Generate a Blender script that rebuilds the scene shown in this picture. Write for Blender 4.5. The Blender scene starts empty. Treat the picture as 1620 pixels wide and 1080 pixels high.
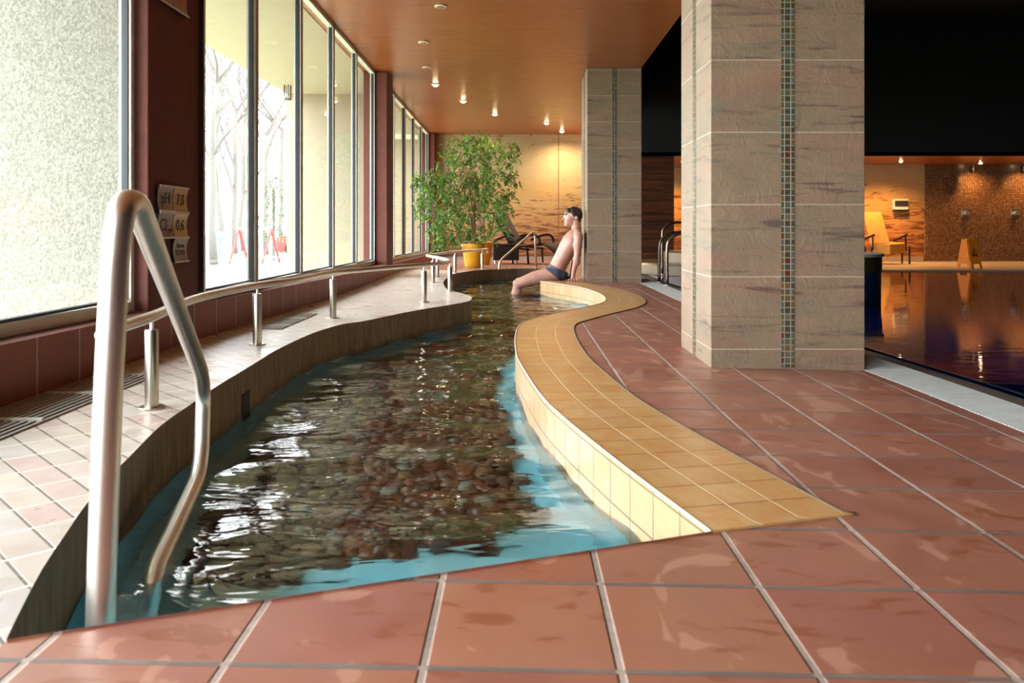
import bpy, bmesh, math, random
from math import pi, sin, cos, sqrt, atan2, radians as R
from mathutils import Vector, Matrix, noise
from mathutils.geometry import tessellate_polygon
random.seed(7)
C = bpy.context.scene.collection
F = 1260.0; CX = 819.0; HY = 360.0; CH = 0.67

# ---------------------------------------------------------------- measuring helpers
def G(px, py, dz=0.0):
    """point of the gently falling deck (z = -.02 x) seen at a pixel"""
    Y = F*(CH-dz)/((py-HY)-.02*(px-CX)); return ((px-CX)*Y/F, Y)
def P(px, py, Y): return Vector(((px-CX)*Y/F, Y, CH-(py-HY)*Y/F))
def dz(x): return -.02*max(-2.2, min(x, 1.75))
def zc(z, y): return z-.0087*y          # ceiling and sills fall very slightly with depth
CZ = 2.778

# ---------------------------------------------------------------- mesh helpers
class MB:
    def __init__(s): s.v=[]; s.f=[]; s.m=[]; s.uv={}
    def add(s, vs, fs, m=0, uvs=None):
        b=len(s.v); s.v += [tuple(v) for v in vs]
        for i, f in enumerate(fs):
            if uvs: s.uv[len(s.f)] = uvs[i]
            s.f.append(tuple(b+k for k in f)); s.m.append(m)
        return s
    def box(s, x0,x1,y0,y1,z0,z1, m=0):
        vs=[(x,y,z) for x in (x0,x1) for y in (y0,y1) for z in (z0,z1)]
        return s.add(vs, [(0,1,3,2),(4,6,7,5),(0,4,5,1),(2,3,7,6),(0,2,6,4),(1,5,7,3)], m)
    def tube(s, pts, r, n=12, m=0, caps=True):
        pts=[Vector(p) for p in pts]; rs = r if isinstance(r,(list,tuple)) else [r]*len(pts)
        vs=[]; up=None
        for i,p in enumerate(pts):
            t=((pts[i+1]-p) if i<len(pts)-1 else Vector((0,0,0)))
            t2=((p-pts[i-1]) if i>0 else Vector((0,0,0)))
            d=(t.normalized()+t2.normalized()).normalized()
            if up is None:
                up = Vector((0,0,1)) if abs(d.z)<.9 else Vector((1,0,0))
            a=(up-d*up.dot(d)).normalized(); b=d.cross(a); up=a
            for k in range(n):
                an=2*pi*k/n; vs.append(p+(a*cos(an)+b*sin(an))*rs[i])
        fs=[]
        for i in range(len(pts)-1):
            for k in range(n):
                k2=(k+1)%n; fs.append((i*n+k,i*n+k2,(i+1)*n+k2,(i+1)*n+k))
        if caps:
            fs.append(tuple(range(n-1,-1,-1))); fs.append(tuple((len(pts)-1)*n+k for k in range(n)))
        return s.add(vs,fs,m)
    def lathe(s, prof, c, n=32, m=0):
        vs=[]; 
        for (r,z) in prof:
            for k in range(n):
                a=2*pi*k/n; vs.append((c[0]+r*cos(a),c[1]+r*sin(a),c[2]+z))
        fs=[]
        for i in range(len(prof)-1):
            for k in range(n):
                k2=(k+1)%n; fs.append((i*n+k,i*n+k2,(i+1)*n+k2,(i+1)*n+k))
        fs.append(tuple(range(n-1,-1,-1))); fs.append(tuple((len(prof)-1)*n+k for k in range(n)))
        return s.add(vs,fs,m)
    def poly(s, pts, zf, m=0):
        tri=tessellate_polygon([[Vector((p[0],p[1],0)) for p in pts]])
        vs=[(p[0],p[1],zf(p[0],p[1])) for p in pts]; fs=[]
        for t in tri:
            a,b,c=[Vector(vs[i]) for i in t]
            fs.append(tuple(t) if (b-a).cross(c-a).z>0 else tuple(reversed(t)))
        return s.add(vs,fs,m)
    def ell(s, c, r, rot=None, nu=40, nv=24, m=0):
        vs=[]; c=Vector(c)
        for i in range(1,nv):
            t=pi*i/nv
            for k in range(nu):
                a=2*pi*k/nu; v=Vector((r[0]*sin(t)*cos(a), r[1]*sin(t)*sin(a), r[2]*cos(t)))
                if rot: v=rot@v
                vs.append(c+v)
        T=Vector((0,0,r[2])); B=Vector((0,0,-r[2]))
        if rot: T=rot@T; B=rot@B
        vs += [c+T, c+B]; fs=[]; n=len(vs)
        for i in range(nv-2):
            for k in range(nu):
                k2=(k+1)%nu; fs.append((i*nu+k,(i+1)*nu+k,(i+1)*nu+k2,i*nu+k2))
        for k in range(nu):
            k2=(k+1)%nu; fs.append((n-2,k,k2)); fs.append((n-1,(nv-2)*nu+k2,(nv-2)*nu+k))
        return s.add(vs,fs,m)
    def cap(s, a, b, ra, rb, n=28):
        a=Vector(a); b=Vector(b); d=(b-a); L=d.length; d=d/L
        pts=[];rs=[]
        for k in range(5):
            t=pi/2*k/5; pts.append(a-d*ra*cos(t)); rs.append(max(ra*sin(t),.0008))
        for k in range(7):
            q=k/6; pts.append(a+d*L*q); rs.append(ra+(rb-ra)*q)
        for k in range(1,6):
            t=pi/2*k/5; pts.append(b+d*rb*sin(t)); rs.append(max(rb*cos(t),.0008))
        return s.tube(pts, rs, n)
    def build(s, name, mats, parent=None, smooth=False, bevel=0, **props):
        me=bpy.data.meshes.new(name)
        vs=s.v
        if parent is not None:
            o0=parent_origin(parent); vs=[(v[0]-o0[0],v[1]-o0[1],v[2]-o0[2]) for v in vs]
        me.from_pydata(vs,[],s.f)
        mats = mats if isinstance(mats,(list,tuple)) else [mats]
        for m in mats: me.materials.append(m)
        for p,mi in zip(me.polygons,s.m): p.material_index=mi; p.use_smooth=bool(smooth)
        if s.uv:
            ul=me.uv_layers.new(name='UVMap')
            for p in me.polygons:
                u=s.uv.get(p.index)
                if u:
                    for li,c in zip(p.loop_indices,u): ul.data[li].uv=c
        me.update()
        o=bpy.data.objects.new(name,me); C.objects.link(o)
        if parent is not None: o.parent=parent
        if isinstance(smooth,(int,float)) and not isinstance(smooth,bool):
            mod=o.modifiers.new('e','EDGE_SPLIT'); mod.split_angle=R(smooth)
        if bevel:
            b=o.modifiers.new('b','BEVEL'); b.width=bevel; b.segments=2; b.limit_method='ANGLE'
        for k,v in props.items(): o[k]=v
        return o
def parent_origin(p):
    q=Vector(p.location)
    while p.parent: p=p.parent; q+=Vector(p.location)
    return q
def thing(name, label, cat, loc, group=None):
    o=bpy.data.objects.new(name,None); C.objects.link(o); o.location=loc; o.empty_display_size=.1
    o['label']=label; o['category']=cat
    if group: o['group']=group
    return o
def tag(o,label,cat,group=None,kind=None):
    o['label']=label; o['category']=cat
    if group: o['group']=group
    if kind: o['kind']=kind
    return o
S=dict(kind='structure')
def cat_rom(pts, per=.05):
    """Catmull-Rom through 2D points, resampled"""
    P_=[Vector((p[0],p[1])) for p in pts]; P_=[2*P_[0]-P_[1]]+P_+[2*P_[-1]-P_[-2]]
    out=[]
    for i in range(1,len(P_)-2):
        a,b,c,d=P_[i-1:i+3]; n=max(2,int((c-b).length/per))
        for k in range(n):
            t=k/n
            out.append(.5*((2*b)+(c-a)*t+(2*a-5*b+4*c-d)*t*t+(3*b-a-3*c+d)*t**3))
    out.append(P_[-2]); return out
def cat3(pts, n=8):
    P_=[Vector(p) for p in pts]; P_=[2*P_[0]-P_[1]]+P_+[2*P_[-1]-P_[-2]]; out=[]
    for i in range(1,len(P_)-2):
        a,b,c,d=P_[i-1:i+3]
        for k in range(n):
            t=k/n
            out.append(.5*((2*b)+(c-a)*t+(2*a-5*b+4*c-d)*t*t+(3*b-a-3*c+d)*t**3))
    out.append(P_[-2]); return out
def fillet(pts, r, n=6):
    """polyline with rounded corners"""
    P_=[Vector(p) for p in pts]; out=[P_[0]]
    for i in range(1,len(P_)-1):
        a,b,c=P_[i-1],P_[i],P_[i+1]; u=(a-b); v=(c-b); q=min(r,u.length*.45,v.length*.45)
        s_=b+u.normalized()*q; e=b+v.normalized()*q
        for k in range(n+1):
            t=k/n; out.append(s_*(1-t)**2+b*2*t*(1-t)+e*t*t)
    out.append(P_[-1]); return out

# ---------------------------------------------------------------- material helpers
def srgb(r,g,b):
    f=lambda c:(c/255/12.92 if c/255<=.04045 else ((c/255+.055)/1.055)**2.4)
    return (f(r),f(g),f(b),1)
class MT:
    def __init__(s,name,rough=.5,color=None,metal=0,**kw):
        s.m=bpy.data.materials.new(name); s.m.use_nodes=True; s.t=s.m.node_tree
        s.b=s.t.nodes['Principled BSDF']; s.out=s.t.nodes['Material Output']
        s.b.inputs['Roughness'].default_value=rough; s.b.inputs['Metallic'].default_value=metal
        if color: s.b.inputs['Base Color'].default_value=color
        for k,v in kw.items(): s.b.inputs[k.replace('_',' ')].default_value=v
        s._c=None
    def n(s,typ,ins={},**props):
        x=s.t.nodes.new(typ)
        for k,v in props.items(): setattr(x,k,v)
        for k,v in ins.items():
            if isinstance(v,bpy.types.NodeSocket): s.t.links.new(v,x.inputs[k])
            else: x.inputs[k].default_value=v
        return x
    def link(s,a,b): s.t.links.new(a,b)
    def math(s,op,a,b=0,c=0): return s.n('ShaderNodeMath',{0:a,1:b,2:c},operation=op).outputs[0]
    def co(s,which='Object'):
        return s.n('ShaderNodeTexCoord').outputs[which]
    def xyz(s,vec):
        o=s.n('ShaderNodeSeparateXYZ',{0:vec}).outputs; return o[0],o[1],o[2]
    def comb(s,x,y,z): return s.n('ShaderNodeCombineXYZ',{0:x,1:y,2:z}).outputs[0]
    def map(s,vec,scale=(1,1,1),loc=(0,0,0),rot=(0,0,0)):
        return s.n('ShaderNodeMapping',{'Vector':vec,'Scale':scale,'Location':loc,'Rotation':rot}).outputs[0]
    def noise(s,vec,scale,detail=4,rough=.55,dist=0):
        return s.n('ShaderNodeTexNoise',{'Vector':vec,'Scale':scale,'Detail':detail,'Roughness':rough,'Distortion':dist}).outputs[0]
    def ramp(s,f,stops,interp='LINEAR'):
        r=s.n('ShaderNodeValToRGB',{0:f}); e=r.color_ramp.elements; r.color_ramp.interpolation=interp
        while len(e)<len(stops): e.new(.5)
        for x,(p,c) in zip(e,stops): x.position=p; x.color=c if len(c)==4 else (*c,1)
        return r.outputs[0]
    def rng(s,v,a,b,c=0,d=1): return s.n('ShaderNodeMapRange',{0:v,1:a,2:b,3:c,4:d}).outputs[0]
    def mix(s,f,a,b,mode='MIX'):
        x=s.n('ShaderNodeMix',data_type='RGBA',blend_type=mode)
        for i,v in ((0,f),(6,a),(7,b)):
            if isinstance(v,bpy.types.NodeSocket): s.link(v,x.inputs[i])
            else: x.inputs[i].default_value=v
        return x.outputs[2]
    def grid(s,x,y,sx,sy,ox=0,oy=0,g=.012):
        """(mask 1 on the joint, random per cell)"""
        u=s.math('DIVIDE',s.math('SUBTRACT',x,ox),sx); v=s.math('DIVIDE',s.math('SUBTRACT',y,oy),sy)
        def d(w,sz):
            f=s.math('FRACT',w); m=s.math('MINIMUM',f,s.math('SUBTRACT',1,f)); return s.math('MULTIPLY',m,sz)
        e=s.math('MINIMUM',d(u,sx),d(v,sy)); mask=s.rng(e,g*.35,g*.6,1,0)
        cell=s.comb(s.math('FLOOR',u),s.math('FLOOR',v),0)
        w=s.n('ShaderNodeTexWhiteNoise',{'Vector':cell},noise_dimensions='3D')
        return mask,w.outputs['Value'],cell
    def set(s,k,v):
        if isinstance(v,bpy.types.NodeSocket): s.link(v,s.b.inputs[k])
        else: s.b.inputs[k].default_value=v
    def bump(s,h,strength=.3,dist=.01,normal=None):
        i={'Height':h,'Strength':strength,'Distance':dist}
        if normal: i['Normal']=normal
        o=s.n('ShaderNodeBump',i).outputs[0]; s.set('Normal',o); return o

# terracotta deck
def mk_terracotta():
    t=MT('terracotta_tiles'); co=t.co(); x,y,z=t.xyz(co)
    mask,rnd,cell=t.grid(x,y,.3,.2985,-.1434,1.2069,.013)
    base=t.ramp(rnd,[(0,srgb(146,94,74)),(.3,srgb(138,86,72)),(.6,srgb(154,104,82)),(.85,srgb(128,82,70)),(1,srgb(158,108,88))])
    n1=t.noise(co,5,5,.6,.6); base=t.mix(t.rng(n1,.35,.7,0,.5),base,srgb(168,110,80))
    n2=t.noise(co,2.2,3,.5,1.5); base=t.mix(t.rng(n2,.45,.62,0,.35),base,srgb(150,92,84))
    st=t.noise(t.map(co,(1,2.2,1)),7,3,.5,.8); stain=t.rng(st,.60,.64,0,.6)
    base=t.mix(stain,base,srgb(128,66,34))
    wp=t.noise(t.map(co,(1.6,.8,1),(3,1,0)),4.2,3,.5,.9); base=t.mix(t.rng(wp,.60,.615,0,.32),base,srgb(206,160,136))
    gn=t.noise(co,60,3); gl=t.noise(co,2.3,2); fx=t.math('FRACT',t.math('DIVIDE',t.math('SUBTRACT',x,-.1434),.3)); fx=t.math('MINIMUM',fx,t.math('SUBTRACT',1,fx))
    light=t.math('MULTIPLY',t.rng(fx,.02,.03,1,.35),t.rng(gl,.35,.6,.45,1)); grout=t.mix(t.math('MULTIPLY',light,t.math('ADD',.5,gn)),srgb(58,48,42),srgb(166,148,136))
    col=t.mix(mask,base,grout); t.set('Base Color',col)
    r=t.rng(t.noise(co,3.5,4,.6,1),.35,.65,.30,.52); r=t.mix(mask,r,(.75,.75,.75,1)); t.set('Roughness',r)
    h=t.math('ADD',t.math('MULTIPLY',mask,-1),t.math('MULTIPLY',t.noise(co,14,4),.16)); t.bump(h,.6,.006)
    t.b.inputs['Specular IOR Level'].default_value=.95
    return t.m
def mk_walk():
    t=MT('pale_walkway_tiles'); co=t.co(); rc=t.map(co,rot=(0,0,R(44))); x,y,z=t.xyz(rc)
    mask,rnd,cell=t.grid(x,y,.15,.085,0,0,.007)
    base=t.ramp(rnd,[(0,srgb(184,172,162)),(.35,srgb(192,184,176)),(.6,srgb(188,164,156)),(.8,srgb(196,188,174)),(1,srgb(178,172,170))])
    n=t.noise(co,9,5,.6); base=t.mix(t.rng(n,.4,.7,0,.5),base,srgb(160,140,126))
    gx=t.math('FRACT',t.math('DIVIDE',x,.15)); gx=t.math('MINIMUM',gx,t.math('SUBTRACT',1,gx))
    long_=t.rng(gx,.02,.035,1,0)
    g=t.mix(long_,srgb(120,105,92),srgb(225,218,208))
    t.set('Base Color',t.mix(mask,base,g))
    t.set('Roughness',t.rng(t.noise(co,4,4,.6,1),.35,.65,.25,.5))
    t.bump(t.math('ADD',t.math('MULTIPLY',mask,-1),t.math('MULTIPLY',t.noise(co,30,4),.5)),.35,.004)
    return t.m
def mk_band(name,wall=False):
    t=MT(name,.32); uv=t.co('UV'); co=t.co(); x,y,z=t.xyz(uv)
    if wall: mask,rnd,cell=t.grid(x,y,.15,.118,0,-.02,.006)
    else: mask,rnd,cell=t.grid(x,y,.15,.1233,0,0,.006)
    if wall: base=t.ramp(rnd,[(0,srgb(190,168,128)),(.4,srgb(184,160,120)),(.7,srgb(196,176,140)),(1,srgb(188,154,114))])
    else: base=t.ramp(rnd,[(0,srgb(196,154,98)),(.4,srgb(188,146,92)),(.7,srgb(204,166,110)),(1,srgb(192,142,86))])
    n=t.noise(t.map(co,(1.4,1,3)),11,4,.6,.7); base=t.mix(t.rng(n,.42,.68,0,.8),base,srgb(188,124,66) if not wall else srgb(206,156,108))
    n3=t.noise(co,4,3); base=t.mix(t.rng(n3,.5,.7,0,.35),base,srgb(202,180,136))
    gx=t.math('FRACT',t.math('DIVIDE',y,.1233)); gx=t.math('MINIMUM',gx,t.math('SUBTRACT',1,gx))
    g=srgb(128,98,62) if not wall else srgb(128,108,82)
    if not wall: g=t.mix(t.rng(gx,.02,.035,1,0),srgb(140,104,60),srgb(216,190,150))
    t.set('Base Color',t.mix(mask,base,g)); t.bump(t.math('MULTIPLY',mask,-1),.5,.003)
    return t.m
def mk_kerb():
    t=MT('brown_kerb_tiles',.6); uv=t.co('UV'); co=t.co(); x,y,z=t.xyz(uv)
    mask,rnd,cell=t.grid(x,y,.1,.6,0,-.5,.006)
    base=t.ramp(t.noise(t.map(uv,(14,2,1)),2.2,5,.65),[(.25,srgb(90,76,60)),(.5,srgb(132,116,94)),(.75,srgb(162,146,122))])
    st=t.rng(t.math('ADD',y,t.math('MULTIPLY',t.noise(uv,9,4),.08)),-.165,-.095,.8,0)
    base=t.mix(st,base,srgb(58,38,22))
    t.set('Base Color',t.mix(t.math('MULTIPLY',mask,.45),base,srgb(78,62,46))); t.bump(t.noise(co,50,4),.3,.004)
    return t.m
def mk_blue():
    t=MT('pool_blue',.45); co=t.co(); x,y,z=t.xyz(co)
    base=t.mix(t.rng(t.noise(co,5,4,.6),.3,.7),srgb(130,214,232),srgb(170,234,244))
    t.set('Base Color',base); return t.m
def mk_stone(name,W,x0,y0,rows,z0,tint=0,seed=0.):
    t=MT(name,.55); co=t.co(); x,y,z=t.xyz(co)
    row=t.math('FLOOR',t.math('DIVIDE',t.math('SUBTRACT',z,z0),rows))
    side=t.math('ADD',t.math('GREATER_THAN',x,W),t.math('MULTIPLY',t.math('GREATER_THAN',y,y0+.01),2))
    rr=t.n('ShaderNodeTexWhiteNoise',{'Vector':t.comb(row,side,seed)},noise_dimensions='3D')
    off=t.n('ShaderNodeVectorMath',{0:rr.outputs['Color'],'Scale':9.0},operation='SCALE').outputs[0]
    p=t.n('ShaderNodeVectorMath',{0:co,1:off},operation='ADD').outputs[0]
    base=t.ramp(t.noise(t.map(p,(1.2,1.2,4)),1.6,5,.6,.5),[(.25,srgb(116,106,88)),(.45,srgb(130,114,90)),(.6,srgb(140,116,94)),(.78,srgb(146,126,98))])
    pink=t.noise(t.map(p,(1,1,2.5)),2.3,3,.5); base=t.mix(t.rng(pink,.5,.7,0,.45),base,srgb(140,98,82))
    v=t.noise(t.map(p,(1.3,1.3,16)),1.5,6,.65,.6); vein=t.rng(v,.56,.67,0,.85)
    base=t.mix(vein,base,srgb(84,62,56))
    v2=t.noise(t.map(p,(1,1,10)),2.1,6,.7,1.2); base=t.mix(t.rng(v2,.56,.72,0,.5),base,srgb(84,84,80))
    f=t.math('FRACT',t.math('DIVIDE',t.math('SUBTRACT',z,z0),rows)); f=t.math('MULTIPLY',t.math('MINIMUM',f,t.math('SUBTRACT',1,f)),rows)
    m=t.rng(f,.0018,.0035,1,0); base=t.mix(m,base,srgb(176,164,142))
    t.set('Base Color',base)
    h=t.math('ADD',t.noise(t.map(p,(1,1,1)),9,8,.7,1.6),t.math('MULTIPLY',t.noise(t.map(p,(1,1,1)),70,3),.25)); t.bump(h,.45,.02)
    return t.m
def mk_mosaic(name,sz,cols,grout,axis='xz',g=.004,ox=0,oz=0,rough=.25,glow=0):
    t=MT(name,rough); co=t.co(); x,y,z=t.xyz(co); a=x if axis=='xz' else y
    mask,rnd,cell=t.grid(a,z,sz,sz,ox,oz,g)
    t.set('Base Color',t.mix(mask,t.ramp(rnd,cols,'CONSTANT'),grout)); t.bump(t.math('MULTIPLY',mask,-1),.4,.003)
    return t.m
def mk_backwall():
    t=MT('veined_stone_wall',.5); co=t.co(); x,y,z=t.xyz(co)
    p=t.map(co,(.55,1,5.5)); big=t.noise(p,1.1,4,.55,.4)
    base=t.ramp(t.math('ADD',t.math('MULTIPLY',z,.4),t.math('MULTIPLY',big,.45)),[(.1,srgb(132,74,52)),(.34,srgb(162,106,66)),(.55,srgb(176,132,82)),(.8,srgb(180,148,98)),(1,srgb(178,160,122))])
    v=t.noise(t.map(co,(.8,1,6.5)),1.7,7,.66,2.2); lim=t.rng(z,.2,1.7,.43,.60)
    vein=t.rng(t.math('SUBTRACT',v,lim),0,.07,0,.9); base=t.mix(vein,base,srgb(82,36,20))
    fine=t.noise(t.map(co,(1,1,22)),2.5,4,.6); base=t.mix(t.rng(fine,.45,.75,0,.3),base,srgb(204,166,108))
    f=t.math('FRACT',t.math('DIVIDE',t.math('SUBTRACT',x,.86),3.86)); f=t.math('MULTIPLY',t.math('MINIMUM',f,t.math('SUBTRACT',1,f)),3.86)
    base=t.mix(t.rng(f,.006,.012,1,0),base,srgb(120,84,50)); t.set('Base Color',base)
    t.bump(v,.15,.01); return t.m
def mk_ceiling():
    t=MT('copper_veneer_ceiling',.28); co=t.co(); x,y,z=t.xyz(co)
    n=t.noise(t.map(co,(.6,26,1)),1.4,6,.6,.3); base=t.mix(t.rng(n,.3,.7),srgb(150,82,44),srgb(166,94,52)); t.set('Base Color',base)
    t.set('Roughness',t.rng(t.noise(t.map(co,(.5,20,1)),2,4),.3,.7,.26,.38)); t.bump(n,.06,.01)
    t.b.inputs['Specular IOR Level'].default_value=.75
    return t.m
def mk_wood_slats():
    t=MT('dark_wood_slats',.45); co=t.co(); n=t.noise(t.map(co,(.5,1,16)),1.8,6,.6,.6)
    t.set('Base Color',t.ramp(n,[(.3,srgb(30,14,8)),(.5,srgb(74,36,16)),(.7,srgb(120,66,30))])); t.bump(n,.3,.02); return t.m
def mk_steel(name='brushed_steel',r=.40,c=(222,218,210)):
    t=MT(name,r,srgb(*c),1); co=t.co(); t.set('Roughness',t.rng(t.noise(co,6,2),.3,.7,r-.03,r+.04)); return t.m
def mk_stucco():
    t=MT('stucco',.9); co=t.co(); n=t.noise(co,70,4,.7); t.set('Base Color',t.mix(t.rng(n,.35,.65),srgb(112,112,103),srgb(158,156,146))); t.bump(n,.8,.02); return t.m
def mk_skin():
    t=MT('skin',.42); co=t.co(); n=t.noise(co,7,4,.6)
    t.set('Base Color',t.mix(t.rng(n,.35,.65),srgb(172,126,110),srgb(188,144,128)))
    t.b.inputs['Subsurface Weight'].default_value=.12; t.b.inputs['Subsurface Radius'].default_value=(.02,.008,.004)
    return t.m
def simple(name,c,r=.5,metal=0,var=.12,sc=12,**kw):
    t=MT(name,r,None,metal,**kw); co=t.co(); n=t.noise(co,sc,3)
    c1=srgb(*c); c0=tuple(max(0,v*(1-var)) for v in c1[:3])+(1,)
    t.set('Base Color',t.mix(t.rng(n,.35,.65),c0,c1)); return t.m
def mk_water(name,rip=.004,murk=None,scale=1):
    t=MT(name,.0); t.t.nodes.remove(t.b); co=t.co()
    n1=t.noise(t.map(co,(3.2*scale,8.5*scale,1)),1,2,.5,1.0); n2=t.noise(t.map(co,(9*scale,20*scale,1)),1,1,.5,.8)
    h=t.math('ADD',n1,t.math('MULTIPLY',n2,.28))
    bp=t.n('ShaderNodeBump',{'Height':h,'Strength':1,'Distance':rip}).outputs[0]
    ref=t.n('ShaderNodeBsdfRefraction',{'Color':(.93,.98,.98,1) if not murk else murk,'Roughness':0,'IOR':1.33,'Normal':bp}).outputs[0]
    gl=t.n('ShaderNodeBsdfGlossy',{'Color':(1,1,1,1),'Roughness':.02,'Normal':bp}).outputs[0]
    fr=t.n('ShaderNodeFresnel',{'IOR':1.33,'Normal':bp}).outputs[0]
    mx=t.n('ShaderNodeMixShader',{0:fr,1:ref,2:gl}).outputs[0]; t.link(mx,t.out.inputs[0]); return t.m
def mk_glass():
    t=MT('window_glass'); t.t.nodes.remove(t.b)
    tr=t.n('ShaderNodeBsdfTransparent',{'Color':(.98,.99,.985,1)}).outputs[0]; gl=t.n('ShaderNodeBsdfGlossy',{'Roughness':0.0}).outputs[0]
    fr=t.n('ShaderNodeFresnel',{'IOR':1.5}).outputs[0]
    t.link(t.n('ShaderNodeMixShader',{0:fr,1:tr,2:gl}).outputs[0],t.out.inputs[0]); return t.m
def mk_pebbles(name='river_pebbles'):
    t=MT(name,.4); g=t.n('ShaderNodeNewGeometry').outputs['Random Per Island']; co=t.co()
    base=t.ramp(g,[(0,srgb(112,74,48)),(.16,srgb(84,62,42)),(.30,srgb(116,96,66)),(.42,srgb(60,48,36)),(.54,srgb(118,66,46)),(.62,srgb(100,92,70)),(.72,srgb(92,70,46)),(.84,srgb(76,80,66)),(.93,srgb(142,122,88)),(.98,srgb(130,148,140))],'CONSTANT')
    n=t.noise(co,26,3); t.set('Base Color',t.mix(t.rng(n,.4,.8,0,.35),base,srgb(70,52,36))); return t.m
def mk_leaf():
    t=MT('ficus_leaf',.4); g=t.n('ShaderNodeNewGeometry').outputs['Random Per Island']
    base=t.ramp(g,[(0,srgb(44,84,30)),(.3,srgb(62,112,38)),(.6,srgb(84,138,46)),(.85,srgb(116,158,60)),(1,srgb(156,166,72))])
    t.set('Base Color',base)
    tl=t.n('ShaderNodeBsdfTranslucent',{'Color':base}).outputs[0]
    t.link(t.n('ShaderNodeMixShader',{0:.35,1:t.b.outputs[0],2:tl}).outputs[0],t.out.inputs[0]); return t.m
def emis(name,c,s):
    m=bpy.data.materials.new(name); m.use_nodes=True; b=m.node_tree.nodes['Principled BSDF']
    b.inputs['Base Color'].default_value=c; b.inputs['Emission Color'].default_value=c; b.inputs['Emission Strength'].default_value=s; return m

M={}
M['terra']=mk_terracotta(); M['walk']=mk_walk(); M['band']=mk_band('yellow_coping_tiles'); M['bandw']=mk_band('yellow_wall_tiles',True)
M['kerb']=mk_kerb(); M['blue']=mk_blue(); M['back']=mk_backwall(); M['ceil']=mk_ceiling(); M['slat']=mk_wood_slats()
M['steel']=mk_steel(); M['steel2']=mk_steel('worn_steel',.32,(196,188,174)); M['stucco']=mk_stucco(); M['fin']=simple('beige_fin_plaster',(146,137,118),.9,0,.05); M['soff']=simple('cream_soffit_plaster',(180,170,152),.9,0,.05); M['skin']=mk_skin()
M['glass']=mk_glass(); M['peb']=mk_pebbles(); M['leaf']=mk_leaf()
M['water']=mk_water('stream_water',.008); M['water2']=mk_water('main_pool_water',.0010,(.35,.5,.8,1))
M['alu']=simple('pale_aluminium',(222,226,216),.4,.0); M['gask']=simple('dark_gasket',(36,40,48),.6)
M['rust']=simple('oxblood_plaster',(98,46,36),.75,0,.2); M['black']=simple('black_paint',(6,6,6),.8); M['cream']=simple('cream_plaster',(236,228,208),.85,0,.05)
M['rear']=simple('brown_rear_plaster',(120,98,82),.85)
def mk_baset():
    t=MT('baseboard_tiles',.55); co=t.co(); x,y,z=t.xyz(co); mask,rnd,c=t.grid(y,z,.292,3,3.017,-1,.008)
    b=t.ramp(rnd,[(0,srgb(120,58,36)),(.5,srgb(132,64,40)),(1,srgb(112,52,34))]); b=t.mix(t.rng(t.noise(co,10,4),.4,.7,0,.4),b,srgb(96,46,30))
    t.set('Base Color',t.mix(mask,b,srgb(166,150,134))); return t.m
M['base']=mk_baset()
mc=[(0,srgb(66,66,56)),(.15,srgb(86,78,60)),(.3,srgb(62,70,66)),(.45,srgb(98,90,72)),(.6,srgb(70,60,48)),(.75,srgb(80,86,78)),(.92,srgb(104,78,44)),(.98,srgb(88,44,34))]
M['mos']=mk_mosaic('pillar_mosaic_front',.0307,mc,srgb(142,134,114),'xz',.005,1.3015,.0)
M['mosy']=mk_mosaic('pillar_mosaic_side',.0307,mc,srgb(142,134,114),'yz',.005,4.27,.0)
wc=[(0,srgb(122,98,70)),(.2,srgb(110,86,60)),(.4,srgb(132,106,76)),(.6,srgb(100,78,56)),(.8,srgb(126,98,72)),(.93,srgb(146,120,90))]
M['mosw']=mk_mosaic('brown_wall_mosaic',.036,wc,srgb(78,52,34),'xz',.010)
M['pil1']=mk_stone('pillar_stone',1.332,0,3.93,.3565,.071-.3565); M['pil2']=mk_stone('pillar_stone_far',1.24,0,10.1,.3287,.04,0,3.)
M['yell']=simple('yellow_plastic_pot',(236,176,40),.4); M['wick']=simple('dark_wicker',(34,26,22),.6,sc=60,var=.5); M['sling']=simple('brown_sling_fabric',(50,40,31),.8)
M['ysling']=simple('golden_sling_fabric',(224,160,66),.8); M['dmet']=simple('dark_metal',(40,34,32),.4,.5)
M['bark']=simple('ficus_bark',(150,126,96),.8); M['soil']=simple('potting_soil',(50,36,26),.95); M['hair']=simple('dark_brown_hair',(44,28,20),.55,sc=60,var=.5)
M['trunks']=simple('navy_swim_fabric',(62,66,88),.7); M['sign']=simple('grey_sign_face',(150,136,128),.45); M['signg']=simple('brass_sign_face',(178,146,84),.3,.3)
M['ink']=simple('black_ink',(24,20,20),.6); M['orange']=simple('orange_ink',(220,110,30),.6); M['white']=simple('white_enamel',(226,218,204),.5)
M['grate']=simple('white_grating',(206,208,204),.5); M['ggrate']=simple('grey_grating',(150,142,136),.5); M['wet']=simple('yellow_sign_plastic',(232,128,24),.5)
M['grass']=simple('winter_grass',(146,150,122),.9,sc=3); M['pave']=simple('pale_paving',(160,159,155),.9,sc=2); M['obark']=simple('pale_tree_bark',(86,83,78),.9)
M['ever']=simple('evergreen_needles',(84,104,76),.9); M['red']=simple('red_paint',(130,40,34),.6); M['teal']=simple('teal_basin_tile',(48,84,190),.4); M['olive']=simple('olive_basin_tile',(70,66,30),.5)
M['lamp']=emis('lit_downlight_bulb',(1,.72,.4,1),22); M['lampoff']=simple('white_lamp_rim',(240,232,214),.5); M['brownk']=simple('grey_brown_floor_strip',(150,140,128),.5)
M['dhall']=simple('dark_hall_plaster',(14,10,8),.9)

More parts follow.
